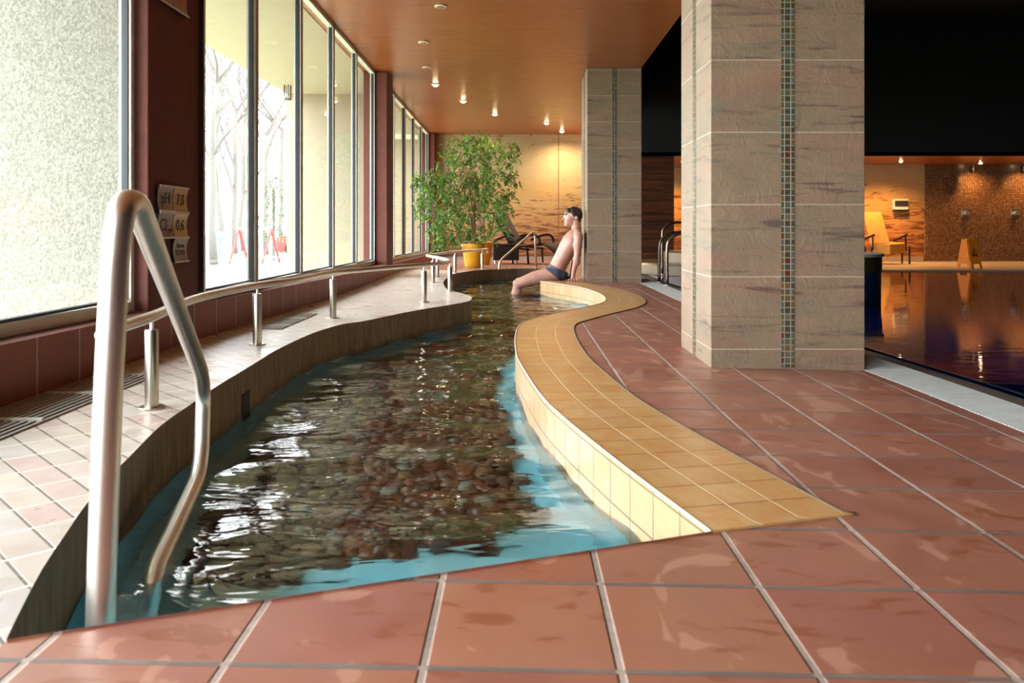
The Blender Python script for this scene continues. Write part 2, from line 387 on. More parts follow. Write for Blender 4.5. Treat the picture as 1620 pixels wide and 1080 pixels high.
# ================================================================ outline of the stream pool
inner_px=[(1125,843),(1037,777),(963,720),(890,660),(857,627),(830,587),(817,560),(816.5,527),(830,509),(873,497.5),(912,489),(945,482),(958,475),(951,466),(927,457),(890,450),(855,445)]
inner=cat_rom([G(*p) for p in inner_px],.04)
Cn=inner[-1]
left_px=[(818,425),(773,426.7),(744,429),(717,434),(704,443),(701.5,449),(708,458),(729,464),(743,468.5),(746.5,472),(741,477),(707,483.5),(673,489),(640,495),(607,502),(573,509),(540,508+6),(500,526),(467,540),(433,557),(417,567),(383,588),(350,608),(330,621),(303,640),(263,668),(240,688),(213,716),(178,752),(138,798),(100,853),(67,903),(33,967),(10,1015)]
left=cat_rom([G(*p) for p in left_px],.05)
A=Vector(G(10,1015)); B=Vector(G(1125,843))
rb=[Vector(Cn),Vector((.30,10.6)),Vector((.36,11.6)),Vector((.42,12.6)),Vector((.40,13.15)),Vector(left[0])]
rb=cat_rom(rb,.2)
pool=list(inner)+rb[1:-1]+list(left)      # starts at B, ends at A
def inside(x,y,poly):
    c=False; j=len(poly)-1
    for i in range(len(poly)):
        a,b=poly[i],poly[j]
        if (a[1]>y)!=(b[1]>y) and x<(b[0]-a[0])*(y-a[1])/(b[1]-a[1])+a[0]: c=not c
        j=i
    return c
def offs(line, d):
    out=[]
    for i,p in enumerate(line):
        a=line[max(0,i-1)]; b=line[min(len(line)-1,i+1)]; t=(b-a).normalized(); out.append(p+Vector((t.y,-t.x))*d)
    return out
BW=.37
outer=offs(inner,BW)
outer[0]=Vector(G(1355,814)); 
def lens(l):
    s=[0]
    for a,b in zip(l,l[1:]): s.append(s[-1]+(b-a).length)
    return s
BOT=-.50; WL=-.18
# band top
L=lens(inner); mb=MB()
for i in range(len(inner)-1):
    q=[inner[i],outer[i],outer[i+1],inner[i+1]]
    for j in range(3):
        a=j/3;b=(j+1)/3
        pts=[inner[i].lerp(outer[i],a),inner[i].lerp(outer[i],b),inner[i+1].lerp(outer[i+1],b),inner[i+1].lerp(outer[i+1],a)]
        mb.add([(p.x,p.y,dz(p.x)+.004) for p in pts],[(0,1,2,3)],0,[[(L[i],a*BW),(L[i],b*BW),(L[i+1],b*BW),(L[i+1],a*BW)]])

bead=MB(); bead.tube([(p.x,p.y,dz(p.x)+.003) for p in inner],.004,6)
bead.build('trim_3',simple('pale_edge_joint',(214,206,190),.6),smooth=True,kind='structure',label='pale joint along the pool edge of the coping')
jo=offs(inner,BW+.004); jo[0]=outer[0]
bead=MB(); bead.tube([(p.x,p.y,dz(p.x)+.001) for p in jo],.0055,6)
bead.build('trim_4',simple('dark_edge_joint',(112,92,74),.8),smooth=True,kind='structure',label='grout joint between the coping and the terracotta deck')
for ln in (outer,):
    for a,b in zip(ln,ln[1:]): mb.add([(a.x,a.y,dz(a.x)+.004),(b.x,b.y,dz(b.x)+.004),(b.x,b.y,-.1),(a.x,a.y,-.1)],[(0,1,2,3)],0,[[(0,0.02)]*4])
for a,b in ((inner[0],outer[0]),(inner[-1],outer[-1])): mb.add([(a.x,a.y,dz(a.x)+.004),(b.x,b.y,dz(b.x)+.004),(b.x,b.y,-.1),(a.x,a.y,-.1)],[(0,1,2,3)],0,[[(0.02,0.02)]*4])
mb.build('coping_floor',M['band'],smooth=False,kind='structure',label='yellow tiled coping band curving along the right shore of the stream pool')
def wallstrip(line, bands, name, label, eps=0):
    l=lens(line); mb=MB()
    for i in range(len(line)-1):
        a,b=line[i],line[i+1]
        for (z1,z0,m) in bands:
            t=[z1 if z1 is not None else dz(a.x)+.004, z1 if z1 is not None else dz(b.x)+.004]
            mb.add([(a.x,a.y,t[0]),(b.x,b.y,t[1]),(b.x,b.y,z0),(a.x,a.y,z0)],[(0,1,2,3)],m,[[(l[i],t[0]),(l[i+1],t[1]),(l[i+1],z0),(l[i],z0)]])
    return mb
wallstrip(inner,[(None,-.255,0),(-.255,BOT,1)],'','').build('pool_wall',[M['bandw'],M['blue']],kind='structure',label='cream yellow tiled right wall of the stream pool')
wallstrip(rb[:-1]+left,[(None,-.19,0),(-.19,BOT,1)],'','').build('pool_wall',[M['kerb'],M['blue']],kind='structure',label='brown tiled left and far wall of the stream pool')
wallstrip([A,B],[(None,-.03,2),(-.03,BOT,1)],'','').build('pool_wall',[M['kerb'],M['blue'],M['terra']],kind='structure',label='front wall of the stream pool under the terracotta deck')
MB().poly(pool,lambda x,y:BOT).build('pool_floor',M['blue'],kind='structure',label='light blue floor of the stream pool')
# floors
right_edge=[(1.55,12.6),(1.52,11),(1.55,9.6),(1.55,7.6),(1.62,5.5),(1.72,3.74),(1.745,2.7),(1.79,1.0),(1.85,-6)]
floor=[(-.8,-6),tuple(A),tuple(B)]+[tuple(p) for p in outer]+[tuple(p) for p in rb[:-1]]+[tuple(p) for p in left[:1]]
k=min(range(len(left)),key=lambda i:(left[i]-Vector(G(744,429))).length)
floor+= [tuple(p) for p in left[1:k+1]]+[(-1.72,12.3),(-1.72,16.75),(1.9,16.75),(1.9,13.4),(1.6,13.2)]+right_edge
MB().poly(floor,lambda x,y:dz(x)).build('floor',M['terra'],**S)
walk=[tuple(A),(-.8,-6),(-1.95,-6),(-1.95,9),(-1.8,12.3),(-1.72,12.3)]+[tuple(p) for p in left[k:]][:-1]
MB().poly(walk,lambda x,y:dz(x)).build('floor',M['walk'],kind='structure',label='pale tiled walkway between the windows and the stream pool')
MB().poly([(1.9,13.4),(14,13.0),(14,16.75),(1.9,16.75)],lambda x,y:-.035).build('floor',M['brownk'],kind='structure',label='far deck strip behind the dark main pool')
# dark skimmer opening in the left wall
ki=min(range(len(left)),key=lambda i:(left[i]-Vector(G(386,586))).length); d_=(left[ki+1]-left[ki-1]).normalized(); n_=Vector((-d_.y,d_.x))
if n_.x<0: n_=-n_
c_=left[ki]+n_*.004; o=thing('skimmer_opening','dark square opening in the brown left pool wall at the waterline','pool inlet',(c_.x,c_.y,-.17))
a_=c_-d_*.055; b_=c_+d_*.055
MB().add([(a_.x,a_.y,-.08),(b_.x,b_.y,-.08),(b_.x,b_.y,-.23),(a_.x,a_.y,-.23)],[(0,1,2,3)]).build('recess',simple('dark_teal_recess',(22,44,46),.6),o)
for z_ in (-.08,-.23): MB().tube([(a_.x,a_.y,z_),(b_.x,b_.y,z_)],.004,6).build('rim',M['gask'],o)
# white overflow grating, slats across
def grating(name,label,line,w,mat,pitch=.02,zf=dz):
    o=thing(name,label,'grating',(line[0].x,line[0].y,zf(line[0].x)))
    mb=MB(); l=lens(line); tot=l[-1]; s=0; i=0
    while s<tot:
        while l[i+1]<s: i+=1
        t=(s-l[i])/max(1e-6,l[i+1]-l[i]); p=line[i].lerp(line[i+1],t); d=(line[i+1]-line[i]).normalized(); n=Vector((d.y,-d.x))
        h=.0065 if pitch<.03 else .009
        a=p-d*h; b=p+d*h; q=b+n*w; r=a+n*w; z=zf(p.x)+.002
        mb.add([(a.x,a.y,z),(b.x,b.y,z),(q.x,q.y,z),(r.x,r.y,z),(a.x,a.y,z-.03),(b.x,b.y,z-.03),(q.x,q.y,z-.03),(r.x,r.y,z-.03)],[(0,3,2,1),(0,1,5,4),(1,2,6,5),(2,3,7,6),(3,0,4,7)])
        s+=pitch
    g=mb.build('slat_panel',mat,o); return o
re=cat_rom([Vector(p) for p in right_edge],.1)
re_r=list(re)
grating('overflow_grating','white slatted overflow grating along the dark main pool, right of the pillars',[p for p in re_r],-.25,M['grate'])
ch=MB()
e2=offs(re_r,-.25); e3=offs(re_r,-.50)
for i in range(len(re_r)-1):
    a,b,c,d=re_r[i],re_r[i+1],e2[i+1],e2[i]
    ch.add([(a.x,a.y,-.12),(b.x,b.y,-.12),(c.x,c.y,-.12),(d.x,d.y,-.12)],[(0,1,2,3)])
    ch.add([(a.x,a.y,dz(a.x)),(b.x,b.y,dz(b.x)),(b.x,b.y,-.12),(a.x,a.y,-.12)],[(0,1,2,3)])
    e,f=e3[i+1],e3[i]
    ch.add([(d.x,d.y,-.036),(c.x,c.y,-.036),(e.x,e.y,-.085),(f.x,f.y,-.085)],[(0,1,2,3)],1)
    ch.add([(d.x,d.y,-.036),(c.x,c.y,-.036),(c.x,c.y,-.12),(d.x,d.y,-.12)],[(0,1,2,3)])
ch.build('trim_1',[M['dmet'],M['brownk']],kind='structure',label='sloped stone edge of the main pool beside the grating')
# main pool
MB().box(-2.4,14.3,-6.3,17.0,-1.9,-1.45).build('foundation',M['dhall'],kind='structure',label='foundation slab below the pools')
MB().add([(1.88,13.42,-.035),(14,13.0,-.035),(14,13.0,-1.35),(1.88,13.42,-1.35)],[(0,1,2,3)]).build('main_pool_wall',M['brownk'],kind='structure')
mp=[(p.x,p.y) for p in offs(re_r,-.45)]; mp=[(1.9,13.42)]+mp+[(14,-6),(14,13.0)]
MB().poly(mp,lambda x,y:-1.3).build('main_pool_floor',M['teal'],**S)
tag(MB().poly(mp,lambda x,y:-.055).build('pool_water',M['water2']),'dark still water of the main pool mirroring the orange back wall','water',kind='stuff')
# stream water : rippled sheet
wmb=MB(); st=.03; xs=[-1.5+i*st for i in range(int(2.9/st))]; ys=[1.1+i*st for i in range(int(12.4/st))]
idx={}
grown=pool
def wz(x,y):
    a=noise.noise(Vector((x*1.5+y*.3,y*3.5,.3)))*.034+noise.noise(Vector((x*4.0+3+y*.8,y*9.0,1.7)))*.0065
    return WL+a
keep=set()
cells=[[inside(x,y,grown) for y in ys] for x in xs]
for i in range(len(xs)-1):
    for j in range(len(ys)-1):
        if cells[i][j] or cells[i+1][j] or cells[i][j+1] or cells[i+1][j+1]:
            q=[]
            for (a,b) in ((i,j),(i+1,j),(i+1,j+1),(i,j+1)):
                if (a,b) not in idx:
                    idx[(a,b)]=len(wmb.v); wmb.v.append((xs[a],ys[b],wz(xs[a],ys[b])))
                q.append(idx[(a,b)])
            wmb.f.append(tuple(q)); wmb.m.append(0)
tag(wmb.build('stream_water',M['water'],smooth=True),'clear rippled water of the winding shallow stream pool over brown pebbles','water',kind='stuff')
# pebble bed
def dist_poly(x,y,line):
    m=9
    p=Vector((x,y))
    for a,b in zip(line,line[1:]):
        ab=b-a; t=max(0,min(1,(p-a).dot(ab)/max(1e-9,ab.length_squared))); m=min(m,(a+ab*t-p).length)
    return m
inner_c=inner[::3]+[inner[-1]]; left_c=left[::3]+[left[-1]]
pm=MB(); ico=bmesh.new(); bmesh.ops.create_icosphere(ico,subdivisions=2,radius=1); iv=[v.co.copy() for v in ico.verts]; ifc=[tuple(v.index for v in f.verts) for f in ico.faces]; ico.free()
ico=bmesh.new(); bmesh.ops.create_icosphere(ico,subdivisions=1,radius=1); iv1=[v.co.copy() for v in ico.verts]; if1=[tuple(v.index for v in f.verts) for f in ico.faces]; ico.free()
fn=(B-A).normalized(); fn=Vector((-fn.y,fn.x))
def bedok(x,y):
    if not inside(x,y,pool): return False
    if (Vector((x,y))-A).dot(fn)<.84+.05*noise.noise(Vector((x*5,y*5,0))): return False
    if dist_poly(x,y,inner_c)<.10+.05*noise.noise(Vector((x*7,y*7,3))): return False
    if y<7.3 and dist_poly(x,y,left_c)<.15+.04*noise.noise(Vector((x*7,y*7,5))): return False
    return True
y=1.6
while y<12.6:
    step=.045 if y<5 else .07
    x=-1.4
    while x<.9:
        xx=x+random.uniform(-.5,.5)*step; yy=y+random.uniform(-.5,.5)*step
        if bedok(xx,yy):
            s=random.uniform(.022,.046)*(1 if y<5 else 1.35); a=random.uniform(0,pi); sx,sy,sz=s*random.uniform(.8,1.3),s*random.uniform(.6,1),s*random.uniform(.4,.7)
            V,Fc=(iv,ifc) if y<3.8 else (iv1,if1)
            sd=random.random()*50
            vs=[]
            for v in V:
                k_=1+.18*noise.noise(v*1.3+Vector((sd,0,0))); px_,py_,pz_=v.x*sx*k_,v.y*sy*k_,v.z*sz*k_
                vs.append((xx+px_*cos(a)-py_*sin(a),yy+px_*sin(a)+py_*cos(a),BOT+.03+pz_+random.uniform(0,0)+.012*sin(sd)))
            pm.add(vs,Fc)
        x+=step
    y+=step
tag(pm.build('pebble_bed',M['peb'],smooth=True),'bed of brown, red and grey river pebbles under the stream water','pebbles',kind='stuff')
# dark mortar bed under the stones
bm_=MB(); st=.06
for i in range(int(2.6/st)):
    for j in range(int(12/st)):
        x=-1.45+i*st; y=1.5+j*st
        if bedok(x+st/2,y+st/2): bm_.add([(x,y,BOT+.02),(x+st,y,BOT+.02),(x+st,y+st,BOT+.02),(x,y+st,BOT+.02)],[(0,1,2,3)])
bm_.build('pool_floor',simple('brown_mortar',(70,54,40),.8),kind='structure',label='brown mortar bed holding the pebbles')

# ================================================================ shell
def wallplane(name,pts,mat,**k):
    return MB().add(pts,[(0,1,2,3)]).build(name,mat,kind='structure',**k)
def mk_ceil(x0,x1,y0,y1):
    return [(x0,y0,zc(CZ,y0)),(x1,y0,zc(CZ,y0)),(x1,y1,zc(CZ,y1)),(x0,y1,zc(CZ,y1))]
cb=MB(); a=mk_ceil(-2.0,1.565,-6,16.8); cb.add([(x,y,z) for x,y,z in a]+[(x,y,z+.25) for x,y,z in a],[(0,3,2,1),(4,5,6,7),(0,1,5,4),(1,2,6,5),(2,3,7,6),(3,0,4,7)],0)
cb.build('ceiling',M['ceil'],**S)
MB().box(1.565,14,-6,14.7,4.6,4.8).build('ceiling',M['black'],kind='structure',label='black high ceiling of the main pool hall')
MB().box(1.567,1.65,-6,14.7,2.95,4.6).build('trim_2',M['black'],**S)
MB().box(1.60,14,14.7,14.8,2.0,4.6).build('wall_back',M['black'],kind='structure',label='black bulkhead above the far end of the pool hall')
MB().box(1.60,14,14.7,16.8,2.0,2.06).build('ceiling',M['ceil'],kind='structure',label='low copper ceiling over the far deck')
MB().box(-2.1,8.55,16.75,16.95,-.1,2.95).build('wall_back',M['back'],kind='structure',label='veined golden stone back wall')
MB().box(8.55,14,16.70,16.95,-.1,2.1).build('wall_back',M['mosw'],kind='structure',label='brown mosaic back wall behind the showers')
MB().box(14,14.2,-6,16.95,-1.4,4.8).build('wall_right',M['dhall'],**S)
MB().box(-2.1,14.2,-6.2,-6,-1.4,4.8).build('wall_rear',M['rear'],**S)
MB().box(1.62,2.91,14.82,14.95,-.04,2.0).build('wall_divider',M['slat'],kind='structure',label='dark wood panelled wall between the pillars')
MB().box(-1.72,8.5,16.68,16.75,-.03,.06).build('baseboard_back',M['brownk'],**S)
# left wall : baseboard, sills, pilasters, windows
bl=[(-1.82,-6),(-1.82,4.4),(-1.775,5.4),(-1.70,6.9),(-1.69,9),(-1.70,16.74)]
mb=MB()
for (x0,y0),(x1,y1) in zip(bl,bl[1:]):
    z0,z1=zc(.281,y0),zc(.281,y1)
    mb.add([(x0,y0,dz(x0)-.01),(x1,y1,dz(x1)-.01),(x1,y1,z1),(x0,y0,z0),(-2.02,y1,z1),(-2.02,y0,z0)],[(1,0,3,2)],0)
    mb.add([(x0,y0,z0),(x1,y1,z1),(-2.02,y1,z1),(-2.02,y0,z0)],[(0,1,2,3)],1)
mb.build('baseboard_left',[M['base'],M['rust']],**S)
MB().box(-2.3,-1.98,-6,16.9,-1.8,.15).build('wall_left',M['cream'],**S)
mb=MB(); mb.box(-1.99,-1.86,4.01,4.65,.22,2.78); mb.build('pilaster',M['rust'],bevel=.006,kind='structure',label='oxblood pilaster carrying the water quality signs')
MB().box(-1.99,-1.685,10.27,10.75,.15,2.70).build('pilaster',M['rust'],bevel=.006,kind='structure',label='brown pilaster between the window groups')
MB().box(-1.99,-1.72,16.45,16.76,.1,2.65).build('pilaster',M['rust'],kind='structure',label='brown pilaster in the far left corner')
wn=0
def window(y0,y1,x):
    global wn; wn+=1
    yc=(y0+y1)/2; zb=zc(.285,yc); zt=zc(CZ,yc)
    o=bpy.data.objects.new('window_%d'%wn,None); C.objects.link(o); o.location=(x,yc,zb); o['kind']='structure'; o['label']='tall window pane in pale aluminium frame'
    f=MB(); d0,d1=x-.035,x+.025; w=.036
    za0,za1=zc(.285,y0),zc(.285,y1); zb0,zb1=zc(CZ,y0)-.003,zc(CZ,y1)-.003
    f.box(d0,d1,y0+.004,y0+w,za0+.05,min(zb0,zb1)); f.box(d0,d1,y1-w,y1-.004,za1+.05,min(zb0,zb1))
    def bar(zlo0,zhi0,zlo1,zhi1):
        vs=[(xx,yy,zz) for (yy,lo,hi) in ((y0,zlo0,zhi0),(y1,zlo1,zhi1)) for xx in (d0,d1) for zz in (lo,hi)]
        f.add(vs,[(0,2,3,1),(4,5,7,6),(0,1,5,4),(2,6,7,3),(0,4,6,2),(1,3,7,5)])
    bar(za0,za0+.05,za1,za1+.05); bar(zb0-.04,zb0,zb1-.04,zb1)
    f.build('window_frame',M['alu'],o)
    g=MB(); e=.007
    for (ya,yb) in ((y0-.006,y0+.006),(y0+w,y0+w+e),(y1-w-e,y1-w)): g.box(x-.02,x+.027 if ya<y0 else x+.012,ya,yb,za0+.05,min(zb0,zb1)-.04)
    g.box(x-.02,x+.012,y0+w,y1-w,max(za0,za1)+.05,max(za0,za1)+.062)
    g.build('gasket',M['gask'],o)
    MB().add([(x,y0+w,za0+.05),(x,y1-w,za1+.05),(x,y1-w,zb1-.04),(x,y0+w,zb0-.04)],[(0,1,2,3)]).build('pane',M['glass'],o)
y1=4.0
while y1>-5.5: window(y1-1.15,y1,-1.95); y1-=1.15
ms=[4.66,5.62,6.79,7.98,9.12,10.27]
for a,b in zip(ms,ms[1:]): window(a,b,-1.865)
ms=[10.77,11.9,13.05,14.2,15.3,16.43]
for a,b in zip(ms,ms[1:]): window(a,b,-1.865)

# ================================================================ outside
MB().box(-90,-2.3,-40,120,-.7,-.45).build('lawn',M['pave'],kind='structure',label='pale paving outside')
MB().box(-60,-2.31,-20,21,-.45,-.44).build('lawn',M['grass'],kind='structure',label='pale green lawn outside the windows')
sb=MB(); v=[(x,y,zc(CZ,y)+h) for h in (-.01,.3) for (x,y) in ((-3.45,-6),(-1.99,-6),(-1.99,24),(-3.45,24))]
sb.add(v,[(0,3,2,1),(4,5,6,7),(0,1,5,4),(1,2,6,5),(2,3,7,6),(3,0,4,7)]); sb.build('soffit',M['soff'],kind='structure',label='cream soffit outside above the windows')
MB().box(-3.5,-1.995,4.25,4.55,-.45,2.735).build('wall_fin',M['stucco'],kind='structure',label='rough stucco wall outside the nearest window')
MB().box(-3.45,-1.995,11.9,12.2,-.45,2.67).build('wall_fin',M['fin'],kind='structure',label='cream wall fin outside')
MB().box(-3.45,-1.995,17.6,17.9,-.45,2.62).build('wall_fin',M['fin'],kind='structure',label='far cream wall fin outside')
def tree(name,px,Y,H,r,lab,seed,spread=.5,ev=False,nb=6):
    rnd=random.Random(seed); x=(px-CX)*Y/F; o=thing(name,lab,'tree',(x,Y,-.45),'bare winter trees outside')
    mb=MB()
    def br(p,d,L,r,dep):
        pts=[p];q=p.copy();dd=d.copy()
        for k in range(4):
            dd=(dd+Vector((rnd.uniform(-.2,.2),rnd.uniform(-.2,.2),rnd.uniform(-.02,.16)))).normalized(); q=q+dd*L/4; pts.append(q.copy())
        mb.tube(pts,[r*(1-.14*k) for k in range(5)],5,caps=False)
        if dep>0:
            for k in range(3 if dep>1 else 4):
                a=rnd.uniform(0,2*pi); s=rnd.uniform(.45,.9); nd=(dd*.8+Vector((cos(a)*s,sin(a)*s,rnd.uniform(-.1,.4)))).normalized()
                br(pts[rnd.choice((2,3,4))],nd,L*rnd.uniform(.55,.8),r*.48,dep-1)
    n=5; pts=[Vector((x+noise.noise(Vector((seed,k*.5,0)))*.3,Y,-.45+H*.55*k/n)) for k in range(n+1)]
    tr=MB(); tr.tube(pts,[r*(1-.08*k) for k in range(n+1)],8); tr.build('trunk',M['obark'],o,smooth=True)
    for k in range(nb):
        a=rnd.uniform(0,2*pi); b=pts[rnd.choice((2,3,4,5,5))]
        br(b,Vector((cos(a)*spread,sin(a)*spread,.8)).normalized(),H*.3,r*.5,4 if r>.1 else 3)
    mb.build('branches',M['obark'],o); return o
tree('bare_tree',338,24,10,.13,'forked bare tree outside, nearest the oxblood pilaster',3,.9)
tree('bare_tree',344,30,11,.12,'slim bare tree outside behind the forked tree',11,.4)
tree('bare_tree',372,34,11,.13,'bare tree outside in the middle of the second window',21,.45)
tree('bare_tree',385,38,12,.12,'bare tree outside left of the first mullion',31,.45)
tree('bare_tree',421,33,9,.12,'bare twiggy tree outside left of the evergreen bush',41,.8)
tree('bare_tree',446,36,10,.11,'bare tree outside beside the cream wall fin',51,.8)
# evergreen
o=thing('evergreen_bush','green conifer bush outside between bare trees','bush',((432-CX)*27/F,27,-.45)); c=P(433,343,27)
mb=MB(); rr=random.Random(4)
for i in range(900):
    h=rr.random(); a=rr.uniform(0,2*pi); rad=(1-h*.75)*.75*sqrt(rr.random()); p=Vector((c.x+rad*cos(a),c.y+rad*sin(a),c.z-.9+2.3*h)); u=Vector((rr.uniform(-1,1),rr.uniform(-1,1),rr.uniform(-.4,.8))).normalized()*.16; w=u.cross(Vector((0,0,1))).normalized()*.035
    mb.add([p-w,p+w,p+u],[(0,1,2)])
mb.build('needles',M['ever'],o); MB().tube([(c.x,c.y,-.45),(c.x,c.y,c.z+1)],.05,6).build('trunk',M['obark'],o)
# swing frame and car and bin
def sw():
    Y=25; o=thing('swing_frame','white and red playground swing frame outside','playground equipment',((405-CX)*Y/F,Y,-.45))
    a=P(378,362,Y); b=P(429,362,Y); MB().tube([a,b],.04,8).build('crossbar',M['white'],o)
    for (q,s) in ((a,-1),(a,1),(b,-1),(b,1)): MB().tube([q,(q.x+.12*s,q.y+.5*s,-.45)],.04,8).build('leg',M['red'],o)
sw()
def car():
    Y=30; p=P(432,400,Y); o=thing('parked_car','red car parked outside behind the bare trees','car',(p.x,Y,-.45)); x=p.x
    pr=[(0,.25),(.02,.6),(.25,.75),(.55,.78),(1.0,1.2),(2.1,1.2),(2.6,.82),(3.5,.72),(3.6,.3)]
    mb=MB(); n=len(pr); vs=[(x+a,Y+s,-.45+z) for s in (0,1.5) for a,z in pr]
    mb.add(vs,[tuple(range(n)),tuple(range(2*n-1,n-1,-1))]+[(i,(i+1)%n,(i+1)%n+n,i+n) for i in range(n)]); mb.build('body',M['red'],o,bevel=.04)
    MB().box(x+.75,x+2.2,Y-.01,Y+1.51,.4,.68).build('side_window',M['gask'],o)
    for dx in (.75,2.85):
        MB().tube([(x+dx,Y-.03,-.15),(x+dx,Y+.2,-.15)],.3,20).build('wheel',M['black'],o)
car()
o=thing('litter_bin','slim green litter bin post standing outside on the paving','bin',((346-CX)*25/F,25,-.45)); q=(346-CX)*25/F
MB().lathe([(.12,0),(.14,.1),(.15,.75),(.17,.8),(.17,.95),(.1,1.0)],(q,25,-.45),16).build('body',simple('bin_green',(96,120,104),.6),o)
# lantern
o=thing('wall_lantern','glass lantern hanging outside under the cream soffit','lantern',P(455,127,11.2)); p=P(455,127,11.2); q=P(455,158,11.2)
MB().tube([(p.x,p.y,zc(CZ,11.2)),(p.x,p.y,p.z)],.008,8).build('hook',M['dmet'],o)
MB().lathe([(.02,0),(.09,-.04),(.02,-.03)],(p.x,p.y,p.z+.02),6).build('cap',M['dmet'],o)
mb=MB()
for k in range(6):
    a=pi*2*k/6; mb.tube([(p.x+.05*cos(a),p.y+.05*sin(a),p.z-.01),(p.x+.05*cos(a),p.y+.05*sin(a),q.z)],.006,5)
mb.lathe([(.055,0),(.055,.015)],(p.x,p.y,q.z),6); mb.build('cage',M['dmet'],o)

# ================================================================ pillars
def pillar(name,x0,x1,y0,y1,z1,mat,lab,mx,my,matx,maty,w=.063):
    o=bpy.data.objects.new(name,None); C.objects.link(o); o.location=((x0+x1)/2,(y0+y1)/2,0); o['kind']='structure'; o['label']=lab
    MB().box(x0,x1,y0,y1,-.05,z1).build('stone_cladding',mat,o,bevel=.004)
    if matx: 
        m=MB(); m.box(mx-w/2,mx+w/2,y0-.0035,y0,dz(x0),z1); m.build('mosaic_strip',matx,o)
        m=MB(); m.box(x0-.0035,x0,my-w/2,my+w/2,dz(x0),z1); m.build('mosaic_strip',maty,o)
    return o
pillar('pillar',.953,1.713,3.93,4.64,2.75,M['pil1'],'square stone clad pillar with mosaic strip, nearest',1.332,4.29,M['mos'],M['mosy'])
M['mos2']=mk_mosaic('far_pillar_mosaic_front',.0307,mc,srgb(142,134,114),'xz',.005,1.1978,.0); M['mosy2']=mk_mosaic('far_pillar_mosaic_side',.0307,mc,srgb(142,134,114),'yz',.005,10.5,.0)
pillar('pillar',.882,1.571,10.1,10.98,2.72,M['pil2'],'square stone clad pillar behind, the seated man leans on it',1.228,10.53,M['mos2'],M['mosy2'])

# ================================================================ drain gratings by the windows
def drain(y0,y1,x0,x1,lab):
    o=thing('floor_drain',lab,'drain',((x0+x1)/2,(y0+y1)/2,dz(x0)))
    mb=MB(); x=x0
    while x<x1:
        mb.box(x,x+.012,y0,y1,dz(x),dz(x)+.006); x+=.026
    mb.build('slat_panel',M['ggrate'],o)
    y=y0+.15
    while y<y1:
        MB().box(x0,x1,y,y+.012,dz(x0)-.004,dz(x0)+.009).build('crossbar',M['alu'],o); y+=.42
    MB().box(x0-.005,x1+.005,y0,y1,dz(x1)-.01,dz(x1)+.001).build('channel',M['dmet'],o)
drain(1.2,3.42,-1.80,-1.56,'ribbed grey floor drain under the nearest window')
drain(5.0,5.9,-1.66,-1.48,'ribbed floor drain beside the rail, under the second window group')

# ================================================================ handrail along the walkway
posts_px=[(240,645),(407,545),(527,503),(671,478),(712,461),(685,447),(692,438),(720,431),(763,425)]
posts=[G(*p) for p in posts_px]
rz=[.35,.35,.348,.345,.325,.325,.325,.32,.315]
o=thing('curved_handrail','long curved stainless handrail on posts along the pale walkway','handrail',(posts[0][0],posts[0][1],dz(posts[0][0])))
path=[]
def rp(px,py,z=.35):
    Y=F*(CH-z)/(py-HY); return Vector(((px-CX)*Y/F,Y,z))
path=[rp(160,531),rp(197,515.5),Vector((*posts[0],.352)),rp(300,475.5,.352),rp(350,463,.352),Vector((*posts[1],.352)),rp(467,443,.35),Vector((*posts[2],.349)),rp(600,424.5,.347),Vector((*posts[3],.345)),Vector((posts[3][0]+.14,posts[3][1]+.5,.34)),
      Vector((posts[4][0]-.01,posts[4][1],.33)),Vector((-.86,8.9,.328)),Vector((posts[5][0],posts[5][1],.325)),Vector((-1.13,9.95,.325)),Vector((posts[6][0],posts[6][1],.325)),Vector((posts[7][0],posts[7][1],.32)),Vector((posts[8][0],posts[8][1],.318)),Vector((-.50,12.95,.318)),Vector((-.48,12.98,.26))]
MB().tube(cat3(path,10),.019,16).build('rail',M['steel'],o,smooth=True)
for (x,y),z in zip(posts,rz):
    pb=MB(); pb.lathe([(.0235,0),(.0235,z-.075),(.021,z-.07)],(x,y,dz(x)),20); pp=pb.build('post',M['steel2'],o,smooth=30)
    MB().lathe([(.045,0),(.045,.004),(.043,.006)],(x,y,dz(x)),20).build('flange',M['steel2'],pp,smooth=30)
    MB().lathe([(.007,z-.08),(.007,z-.015-dz(x))],(x,y,dz(x)),10).build('pin',M['steel'],pp,smooth=30)

# ================================================================ near ladder rail
o=thing('grab_rail','big bent stainless grab rail standing in the near corner of the stream pool','grab rail',(-.72,1.39,BOT))
pts=[Vector((-.735,1.37,BOT)),Vector((-.731,1.38,0)),Vector((-.703,1.40,.60)),Vector((-.69,1.405,.705)),Vector((-.69,1.50,.72)),Vector((-1.00,2.56,.20)),Vector((-1.01,2.60,.13)),Vector((-1.015,2.56,-.10)),Vector((-.90,1.98,-.135-.02)),Vector((-.868,1.80,-.23)),Vector((-.862,1.77,BOT))]
pts=[P(158,1010,1.37),P(170,640,1.385),P(183,400,1.40),P(193,322,1.41),P(215,318,1.50),P(318,588,2.55),P(322,625,2.62),P(318,745,2.55),P(262,865,2.05),P(243,905,1.93),P(236,960,1.84)]
pts=[Vector((pts[0].x,pts[0].y,BOT))]+pts+[Vector((pts[-1].x+.002,pts[-1].y-.03,BOT))]
MB().tube(fillet(pts,.11,8),.0235,24).build('tube',M['steel'],o,smooth=True)
for q in (pts[0],pts[-1]): MB().lathe([(.05,0),(.05,.006),(.03,.012)],(q.x,q.y,BOT),20).build('foot_flange',M['steel2'],o,smooth=30)
